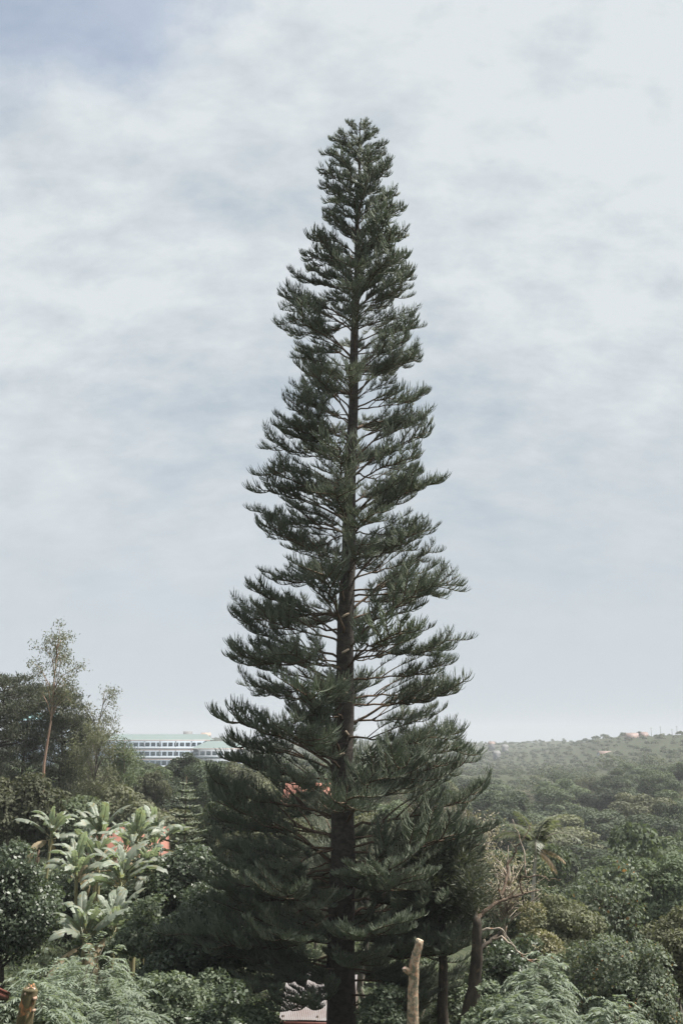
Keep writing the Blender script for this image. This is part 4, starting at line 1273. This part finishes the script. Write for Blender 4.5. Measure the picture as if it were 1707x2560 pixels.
v, f = merge([box(-.19, .19, -.12, -.105, 0, .2), box(-.19, .19, .105, .12, 0, .2), box(-.19, -.175, -.105, .105, 0, .2), box(.175, .19, -.105, .105, 0, .2), box(-.175, .175, -.105, .105, 0, .015)])
link('box_body', mesh_from('box_body', [(v, f, 0)]), [M['orange_plastic']], cr)
v, f = box(-.2, .2, -.13, .13, .202, .225)
link('lid', mesh_from('lid', [(v, f, 0)]), [M['orange_plastic']], cr)

# red post right of the pine's foot
rp = pix(881, 2512, 34.0)
zb = gz(rp[0], 34.0) - 0.1
po = empty('red_post', (float(rp[0]), 34.0, zb))
tag(po, 'thin red post just right of the pine trunk', 'post')
v, f = tube([(0, 0, 0), (0, 0, rp[2] - zb - 0.35)], [0.05, 0.05], 8)
link('post_shaft', mesh_from('post_shaft', [(v, f, 0)]), [M['red_paint']], po)
v, f = tube([(0, 0, rp[2] - zb - 0.35), (0, 0, rp[2] - zb - 0.1), (0, 0, rp[2] - zb)], [0.032, 0.028, 0.012], 8)
link('post_tip', mesh_from('post_tip', [(v, f, 0)]), [M['red_trim']], po)


# ------------------------------------------------------------------ houses with gable roofs
def house(name, label, cat, c, zb_, w, d, h, rise, rz, roof, wall, nwin=3, over=0.35, group=None, floors=1, ridge='x', detail=True):
    """c: centre on plan, zb_: ground, w along local x, d along local y, h wall height"""
    o = empty(name, (c[0], c[1], zb_), rz)
    tag(o, label, cat, group)
    v, f = box(-w / 2, w / 2, -d / 2, d / 2, -0.6, h)
    gv_ = np.array([(-w / 2, -d / 2, h), (-w / 2, d / 2, h), (-w / 2, 0, h + rise), (w / 2, -d / 2, h), (w / 2, d / 2, h), (w / 2, 0, h + rise)])
    gf_ = np.array([(0, 1, 2), (3, 5, 4)])
    link('wall', mesh_from('wall', [(v, f, 0), (gv_, gf_, 0)]), [wall], o)
    th = 0.12
    for s in (-1, 1):
        y0, y1 = s * (d / 2 + over), 0.0
        z0, z1 = h - over * rise / (d / 2), h + rise
        x0, x1 = -w / 2 - over, w / 2 + over
        V = np.array([(x0, y0, z0 + .02), (x1, y0, z0 + .02), (x1, y1, z1 + .02), (x0, y1, z1 + .02), (x0, y0, z0 + th), (x1, y0, z0 + th), (x1, y1, z1 + th), (x0, y1, z1 + th)])
        F = np.array([(0, 1, 2, 3), (4, 7, 6, 5), (0, 4, 5, 1), (1, 5, 6, 2), (2, 6, 7, 3), (3, 7, 4, 0)])
        rf_ = link('roof', mesh_from('roof', [(V, F, 0)]), [roof], o)
        if detail and w < 7:
            nr_ = int(w / 0.38)
            for k in range(nr_ + 1):
                xs_ = x0 + (x1 - x0) * k / nr_
                Vr = np.array([(xs_ - .02, y0, z0 + th), (xs_ + .02, y0, z0 + th), (xs_ + .02, y1, z1 + th), (xs_ - .02, y1, z1 + th),
                               (xs_ - .02, y0, z0 + th + .035), (xs_ + .02, y0, z0 + th + .035), (xs_ + .02, y1, z1 + th + .035), (xs_ - .02, y1, z1 + th + .035)])
                link('roof_seam', mesh_from('roof_seam', [(Vr, F, 0)]), [roof], rf_)
    wm = mesh_from('window', [(*box(-.45, .45, -.03, .03, -.55, .55), 0)])
    for fl in range(floors):
        for k in range(nwin):
            wx = -w / 2 + w * (k + 0.5) / nwin
            wo = link('window', wm, [M['glass']], o)
            wo.location = (wx, -d / 2 - 0.02, h - 1.2 - fl * 2.8)
    v, f = box(-.45, .45, -d / 2 - .05, -d / 2 + .02, -h * 0 + 0.0, 2.0)
    return o


c = pix(303, 2094, 60)
house('orange_roofed_house', 'house with an orange red roof glimpsed behind the banana leaves', 'house', (c[0], 62.5), gz(c[0], 62) - 0.1, 3.8, 4.5, c[2] - 0.95 - gz(c[0], 62), 1.3, R(12), M['roof_orange'], M['wall_brown'], 3)
c = pix(782, 1978, 78)
house('orange_roofed_house', 'house with a bright orange roof glimpsed through the pine branches', 'house', (c[0], 80), gz(c[0], 80) - 0.1, 3.6, 4.5, c[2] - 0.9 - gz(c[0], 80), 1.4, R(-8), M['roof_orange'], M['wall_brown'], 3, floors=2)
c = pix(-8, 2536, 17)
house('garden_shed', 'reddish wooden shed at the bottom left edge behind the mossy stump', 'shed', (c[0] - 1.72, 18), gz(c[0], 18) - 0.1, 2.2, 1.8, c[2] - gz(c[0], 18) - 0.12, 0.35, R(-6), M['red_trim'], M['red_trim'], 2, 0.12)

# far houses on the opposite hillside
FAR = [
    (1512, 1884, 780, 10, 'salmon_roof', 'white house with a salmon roof standing out on the right hillside', 'roof_pink', 'wall_white'),
    (1704, 1869, 760, 7, '', 'white house cut by the right edge of the picture, on the hillside', 'far_grey', 'wall_white'),
    (1578, 1838, 850, 10, '', 'wide pinkish house on the ridge at the right, under the sky', 'roof_pink', 'wall_brown'),
    (1608, 1836, 840, 5, '', 'small reddish house on the ridge right of the wide pinkish one', 'roof_pink', 'wall_brown'),
    (1228, 1858, 1150, 6, '', 'highest faint house in the haze just right of the pine', 'roof_pink', 'far_grey'),
    (1261, 1866, 1050, 5, '', 'whitish house in the haze, right of the faint high one', 'far_grey', 'far_grey'),
    (1240, 1882, 900, 5, '', 'pale bluish house on the hazy slope, lowest of the three by the pine', 'far_grey', 'far_grey'),
    (470, 1834, 900, 7, '', 'pale house on the hazy ridge above the green roofed building', 'far_grey', 'wall_white'),
    (515, 1837, 930, 8, '', 'brown walled house on the hazy ridge, left of the pine', 'wall_brown', 'wall_brown'),
]
FARXY = []
for (px, py, Y, w_, _, lab, rf, wl_) in FAR:
    c = pix(px, py, Y)
    zg = min(gz(c[0], Y), c[2] - 3.0)
    house('hillside_house', lab, 'house', (c[0], Y), zg, w_, 7, c[2] - zg - 0.6, 2.4, R(8), M[rf], M[wl_], max(2, w_ // 3), 0.5, floors=2)
    FARXY.append((c[0], Y, px, py))

# utility poles on the right ridge
for k, (px, py0) in enumerate(((1626, 1818), (1649, 1815), (1678, 1822), (1690, 1814))):
    Y = 820 - k * 8
    c = pix(px, py0, Y); zg = gz(c[0], Y) - 0.3
    o = empty('utility_pole', (c[0], Y, zg))
    tag(o, ('leftmost', 'second from left', 'third from left', 'rightmost')[k] + ' of the thin poles standing on the right ridge', 'utility pole', 'poles on the right ridge')
    v, f = tube([(0, 0, 0), (0, 0, c[2] - zg)], [0.17, 0.11], 6)
    link('pole', mesh_from('pole', [(v, f, 0)]), [M['pole_wood']], o)
    v, f = box(-0.9, 0.9, -0.06, 0.06, c[2] - zg - 0.9, c[2] - zg - 0.75)
    link('crossarm', mesh_from('crossarm', [(v, f, 0)]), [M['pole_wood']], o)

# ------------------------------------------------------------------ long green roofed building on the left
BY = 380.0
b0 = pix(205, 1851, BY); b1 = pix(520, 1851, BY)
gzb = gz((b0[0] + b1[0]) / 2, BY) - 1.5
bo = empty('school_building', ((b0[0] + b1[0]) / 2, BY, gzb), R(2))
tag(bo, 'long white and pale blue building with green roofs and rows of windows', 'building')
hw = (b1[0] - b0[0]) / 2
ez = b0[2] - gzb
rise = pix(400, 1836, BY + 7)[2] - b0[2]
dep = 14.0
fl = 3.35
v, f = box(-hw, hw, 0, dep, 0, ez)
link('wall', mesh_from('wall', [(v, f, 0)]), [M['wall_blue']], bo)


def hip(x0, x1, y0, y1, z0, rise_, ins, over=0.8):
    x0 -= over; x1 += over; y0 -= over; y1 += over
    ym = (y0 + y1) / 2
    V = np.array([(x0, y0, z0), (x1, y0, z0), (x1, y1, z0), (x0, y1, z0), (x0 + ins, ym, z0 + rise_), (x1 - ins, ym, z0 + rise_)])
    Q4 = np.array([(0, 1, 5, 4), (2, 3, 4, 5)]); Q3 = np.array([(1, 2, 5), (3, 0, 4)])
    return V, Q4, Q3


V, Q4, Q3 = hip(-hw, hw, 0, dep, ez + 0.12, rise, 2.0)
ro = link('roof', mesh_from('roof', [(V, Q4, 0), (V, Q3, 0)]), [M['roof_green']], bo)
v, f = box(-hw - .85, hw + .85, -.86, -.80, ez - 0.12, ez + 0.16)
link('fascia', mesh_from('fascia', [(v, f, 0)]), [M['trim_pink']], ro)
wm = mesh_from('window', [(*box(-.82, .82, -.02, .04, -.78, .62), 0)])
cm = mesh_from('column', [(*box(-.16, .16, -.16, .16, 0, fl - .2), 0)])
nwin = 22
for q in range(4):
    zf = ez - fl * (q + 1)
    v, f = box(-hw - .3, hw + .3, -.75, -.02, zf - 0.15, zf + 0.95)          # balcony parapet
    link('parapet', mesh_from('parapet', [(v, f, 0)]), [M['wall_white']], bo)
    v, f = box(-hw - .35, hw + .35, -.80, -.76, zf - 0.28, zf - 0.06)
    link('floor_edge', mesh_from('floor_edge', [(v, f, 0)]), [M['trim_pink']], bo)
    for k in range(nwin):
        wx = -hw + 2 * hw * (k + 0.5) / nwin
        if q < 3:
            o = link('window', wm, [M['glass']], bo); o.location = (wx, -0.02, zf + 1.95)
    for k in range(9):
        if q < 2:
            o = link('column', cm, [M['wall_white']], bo); o.location = (-hw + 2 * hw * k / 8 * 0.99 + 0.2, -0.55, zf + 0.0)
# projecting wing on the right
w0 = pix(474, 1872, BY - 14); w1 = pix(600, 1872, BY - 14)
wz = float(w0[2] - gzb)
bx0 = float(w0[0] - bo.location[0]); bx1 = float(w1[0] - bo.location[0])
v, f = box(bx0 + .9, bx1, -14, -0.9, 0, wz)
link('wing_wall', mesh_from('wing_wall', [(v, f, 0)]), [M['wall_white']], bo)
V, Q4, Q3 = hip(bx0 + .9, bx1, -14, -0.95, wz + 0.1, 2.6, 5.0)
ro = link('wing_roof', mesh_from('wing_roof', [(V, Q4, 0), (V, Q3, 0)]), [M['roof_green']], bo)
v, f = box(bx0, bx1 + .9, -14.9, -14.84, wz - .15, wz + .14)
link('fascia', mesh_from('fascia', [(v, f, 0)]), [M['trim_pink']], ro)
for q in range(3):
    for k in range(8):
        o = link('window', wm, [M['glass']], bo); o.location = (bx0 + 2 + (bx1 - bx0 - 3) * k / 7.0, -14.02, wz - 1.5 - q * fl)
    v, f = box(bx0 + .8, bx1 + .1, -14.5, -14.05, wz - fl * (q + 1) - 0.1, wz - fl * (q + 1) + 0.9)
    link('parapet', mesh_from('parapet', [(v, f, 0)]), [M['wall_white']], bo)

# teal roofed building behind the flat topped pines
t0 = pix(35, 1800, 300); t1 = pix(160, 1800, 300)
zg = gz((t0[0] + t1[0]) / 2, 300) - 1
to = empty('teal_roofed_building', ((t0[0] + t1[0]) / 2, 300, zg))
tag(to, 'tall building with a teal roof showing between the flat topped pines', 'building')
hw2 = (t1[0] - t0[0]) / 2; ez2 = t0[2] - zg
v, f = box(-hw2, hw2, 0, 12, 0, ez2)
link('wall', mesh_from('wall', [(v, f, 0)]), [M['wall_blue']], to)
V, Q4, Q3 = hip(-hw2, hw2, 0, 12, ez2 + .1, 2.0, 3)
link('roof', mesh_from('roof', [(V, Q4, 0), (V, Q3, 0)]), [M['roof_teal']], to)
for q in range(2):
    for k in range(6):
        o = link('window', wm, [M['glass']], to); o.location = (-hw2 + 2 * hw2 * (k + .5) / 6, -0.02, ez2 - 1.6 - q * fl)

# ------------------------------------------------------------------ the wooded valley: single trees, then the far wood
def canopy_proto(seed, Rx, Rz, H, ncl, per, rc, l, w, hollow=0.55):
    r_ = np.random.default_rng(seed)
    C = np.array([0, 0, H - Rz])
    (lv, lf), cc = crown_leaves(r_, C, (Rx, Rx, Rz), ncl, per, rc, l, w, hollow=hollow, low=0.75, up=0.5, rnd=0.22)
    lv = lv * np.array([1, 1, H / np.percentile(lv[:, 2], 99.7)])
    tv, tf = limbs(r_, (0, 0, -0.5), C, cc, 0.16, 10, 5)
    return mesh_from('trunk', [(tv, tf, 0)]), mesh_from('crown', [(lv, lf, 0)])


CP = [canopy_proto(500 + k, rx_, rz_, 9.5, 27, 400, 0.82, 0.33, 0.26) for k, (rx_, rz_) in enumerate(((4.6, 3.4), (4.2, 3.8), (5.2, 3.3), (3.9, 4.0)))]
CP += [canopy_proto(520, 3.4, 3.4, 9.0, 70, 40, 0.5, 0.20, 0.09, 0.2)]
CPM = {mt: (CP[:4] if mt != 'canopy_d' else CP[4:]) for mt in ('canopy_a', 'canopy_b', 'canopy_c', 'canopy_d')}
for tm, cm_ in CP:
    cm_.materials.append(M['canopy_a'])


def own_material(o, m):
    o.material_slots[0].link = 'OBJECT'
    o.material_slots[0].material = m


rng = np.random.default_rng(91)
cand = []
tries = 0
grid = {}


def free(x, y, s):
    gx, gy = int(x // 20), int(y // 20)
    for i in range(gx - 1, gx + 2):
        for j in range(gy - 1, gy + 2):
            for (a_, b_) in grid.get((i, j), ()):
                if (a_ - x) ** 2 + (b_ - y) ** 2 < s * s:
                    return False
    grid.setdefault((gx, gy), []).append((x, y))
    return True


keep_out = [(-6, 62, 5), (pix(320, 2075, 60)[0], 60, 5.5), (pix(775, 1972, 78)[0], 79, 4.5), (0, 44, 7)]
for _ in range(30000):
    y = math.sqrt(rng.uniform(66 ** 2, 470 ** 2))
    x = rng.uniform(-0.40, 0.42) * y
    if any((x - a_) ** 2 + (y - b_) ** 2 < r_ * r_ for a_, b_, r_ in keep_out):
        continue
    if y > 290 and -0.45 * y < x < -0.085 * y:
        continue
    if free(x, y, 7.0 + 0.008 * y if x / y < 0.10 else 8.6 + 0.018 * y):
        cand.append((y, x))
cand.sort()
HS = 0
far_extra = []
GROUPS = {'l': 'on the slope left of the tall pine', 'c': 'standing behind the tall pine', 'r': 'in the valley right of the tall pine'}
KN = {'canopy_a': 'mid green', 'canopy_b': 'dark green', 'canopy_c': 'olive green', 'canopy_d': 'dry brownish'}
for (y, x) in cand:
    a = x / y
    zone = 'l' if a < -0.09 else 'c' if a < 0.10 else 'r'
    zg = gz(x, y)
    sc_t = rng.uniform(0.72, 1.12)
    # crowns must stay below the sky line of the photograph
    lim = {'l': 0.012, 'c': -0.01, 'r': -0.012}[zone] * y
    if a < -0.09 and y < 300:
        # keep the long building in sight above this slope
        lim = pix(400, (1903 if y > 95 else 1940) if a > -0.21 else (1900 if y > 95 else 2010), y)[2]
    if zone == 'r':
        lim = pix(1450, np.interp(y, [60, 120, 250, 460], [2135, 2090, 1985, 1912]) - 38 * float(smooth(0.17, 0.34, a)) * float(smooth(110, 260, y)), y)[2] + rng.uniform(-0.5, 1.5)
    if zone == 'c':
        lim = pix(900, np.interp(y, [60, 120, 250, 460], [1990, 1950, 1910, 1880]), y)[2]
    hmax = (lim - zg) / 9.5
    if hmax < 0.35:
        continue
    s = min(hmax * rng.uniform(0.72, 1.06), 1.5)
    if zone == 'r' and y > 90: s = min(hmax * rng.uniform(0.50, 1.20), 1.9)
    u_ = rng.random()
    mt = 'canopy_a' if u_ < 0.42 else 'canopy_b' if u_ < 0.70 else 'canopy_c' if u_ < 0.92 else 'canopy_d'
    if HS < 300 and y < 460:
        tm, c2 = CPM[mt][int(rng.integers(len(CPM[mt])))]
        o = empty('canopy_tree', (x, y, zg), rng.uniform(0, 6.28))
        sxy = (7.0 if zone != 'r' else 8.6 + 0.018 * y) / 9.0 * rng.uniform(0.62, 1.45)
        o.scale = (sxy, sxy * rng.uniform(0.9, 1.1), s)
        part_ = 'among the nearest' if y < 110 else 'halfway back' if y < 210 else 'far back'
        size_ = 'large ' if s > 1.05 else 'low ' if s < 0.7 else 'mid-sized '
        tag(o, size_ + KN[mt] + ' tree ' + GROUPS[zone] + ', ' + part_, 'tree', size_ + KN[mt] + ' trees ' + GROUPS[zone] + ' ' + part_)
        link('trunk', tm, [M['bark_grey']], o)
        own_material(link('crown', c2, [], o), M[mt])
        HS += 1
    else:
        far_extra.append((x, y, zg, s))
print('valley trees', HS, 'extra', len(far_extra))

# the far wood reads as one mass: every crown still has its own leaves-in-clumps shape
pts = list(far_extra)
rngf = np.random.default_rng(95)
grid = {}
for _ in range(60000):
    y = math.sqrt(rngf.uniform(430 ** 2, 1950 ** 2)) if rngf.random() < 0.35 else rngf.uniform(430, 1100)
    x = rngf.uniform(-0.42, 0.44) * y
    if -0.30 * y < x < -0.05 * y and 360 < y < 410:
        continue
    D = float(np.interp(x / y, RA, RD))
    if y > D * 1.12:
        continue
    # the open grassy top of the right ridge carries fewer trees
    if x / y > 0.25 and y > D * 0.80 and rngf.random() < 0.45:
        continue
    if len(pts) > 3400: break
    sp = 6.0 + 0.0045 * y
    gx, gy = int(x // 12), int(y // 12)
    ok_ = True
    for i in range(gx - 1, gx + 2):
        for j in range(gy - 1, gy + 2):
            for (a_, b_) in grid.get((i, j), ()):
                if (a_ - x) ** 2 + (b_ - y) ** 2 < sp * sp: ok_ = False
    if not ok_: continue
    if any(abs(x - a_) < 14 and -45 < y - b_ < 6 for a_, b_, _, _ in FARXY[:4]) and rngf.random() < 0.85:
        continue
    grid.setdefault((gx, gy), []).append((x, y))
    pts.append((x, y, gz(x, y), rngf.uniform(0.45, 0.85) * (0.8 if y > 700 else 1.0)))
print('far wood', len(pts))
Cs, Ds, Ns, Ls = [], [], [], []
for (x, y, z_, s) in pts:
    n = 260 if y < 620 else 90
    rx_, rz_ = 4.2 * s * 1.15, 3.2 * s
    d = unit(rngf.normal(0, 1, (n, 3))); d[:, 2] = np.abs(d[:, 2]) * 1.0 - 0.25
    lump = 0.78 + 0.3 * np.sin(d[:, 0] * 4 + x) * np.cos(d[:, 1] * 4 + y)
    c = np.array([x, y, z_ + (9.0 if y < 470 else 6.2) * s - rz_]) + d * (lump * rngf.uniform(0.75, 1.05, n))[:, None] * np.array([rx_, rx_, rz_ * 1.2])
    Cs.append(c); Ns.append(unit(d + rngf.normal(0, 0.18, d.shape) + np.array([0, 0, 0.2]))); Ds.append(rngf.normal(0, 1, d.shape))
    Ls.append(rngf.uniform(0.8, 1.5, n) * (0.62 if y < 620 else 1.35) * s ** 0.5)
Cs = np.concatenate(Cs); Ls = np.concatenate(Ls)
lv, lf = leaf_quads(Cs, np.concatenate(Ds), np.concatenate(Ns), Ls, Ls * 0.8, 0.15)
fw = link('far_woodland', mesh_from('far_woodland', [(lv, lf, 0)]), [M['forest']])
tag(fw, 'hazy far woodland covering the opposite slopes up to the ridge', 'woodland', kind='stuff')

# ------------------------------------------------------------------ low undergrowth over the near slope
rngu = np.random.default_rng(97)
n = 26000
uy = 4.5 + 70 * rngu.random(n) ** 0.8
ux = rngu.uniform(-0.48, 0.48, n) * (uy + 3)
uz = terrain(ux, uy)
patch = VN(ux / 2.1, uy / 2.1) + 0.5
h_ = 0.10 + 1.1 * patch * rngu.random(n)
dz = np.where(uy < 14, 0.35, 1.0)
c = np.stack([ux, uy, uz + h_ * dz], -1)
k3 = 4
c = np.repeat(c, k3, 0) + rngu.normal(0, 0.12, (n * k3, 3))
ll = rngu.uniform(0.10, 0.24, n * k3) * np.interp(c[:, 1], [4, 20, 70], [0.5, 0.9, 1.6])
lv, lf = leaf_quads(c, rngu.normal(0, 1, c.shape) + np.array([0, 0, 0.5]), rngu.normal(0, 0.7, c.shape) + np.array([0, 0, 0.8]), ll, ll * rngu.uniform(0.25, 0.55, len(ll)))
ug = link('undergrowth', mesh_from('undergrowth', [(lv, lf, 0)]), [M['grass']])
tag(ug, 'low leafy undergrowth covering the near slope', 'undergrowth', kind='stuff')

# ------------------------------------------------------------------ haze
v, f = box(-1500, 1500, -200, 2600, -190, 34)
hm = bpy.data.materials.new('haze_air'); hm.use_nodes = True
ht = hm.node_tree; ht.nodes.clear()
ho_ = ht.nodes.new('ShaderNodeOutputMaterial')
pv = ht.nodes.new('ShaderNodeVolumePrincipled')
pv.inputs['Color'].default_value = (0.74, 0.77, 0.80, 1)
pv.inputs['Density'].default_value = 0.00032
pv.inputs['Anisotropy'].default_value = 0.0
ht.links.new(pv.outputs[0], ho_.inputs['Volume'])
hzo = link('haze', mesh_from('haze', [(v, f, 0)]), [hm])
tag(hzo, kind='stuff')
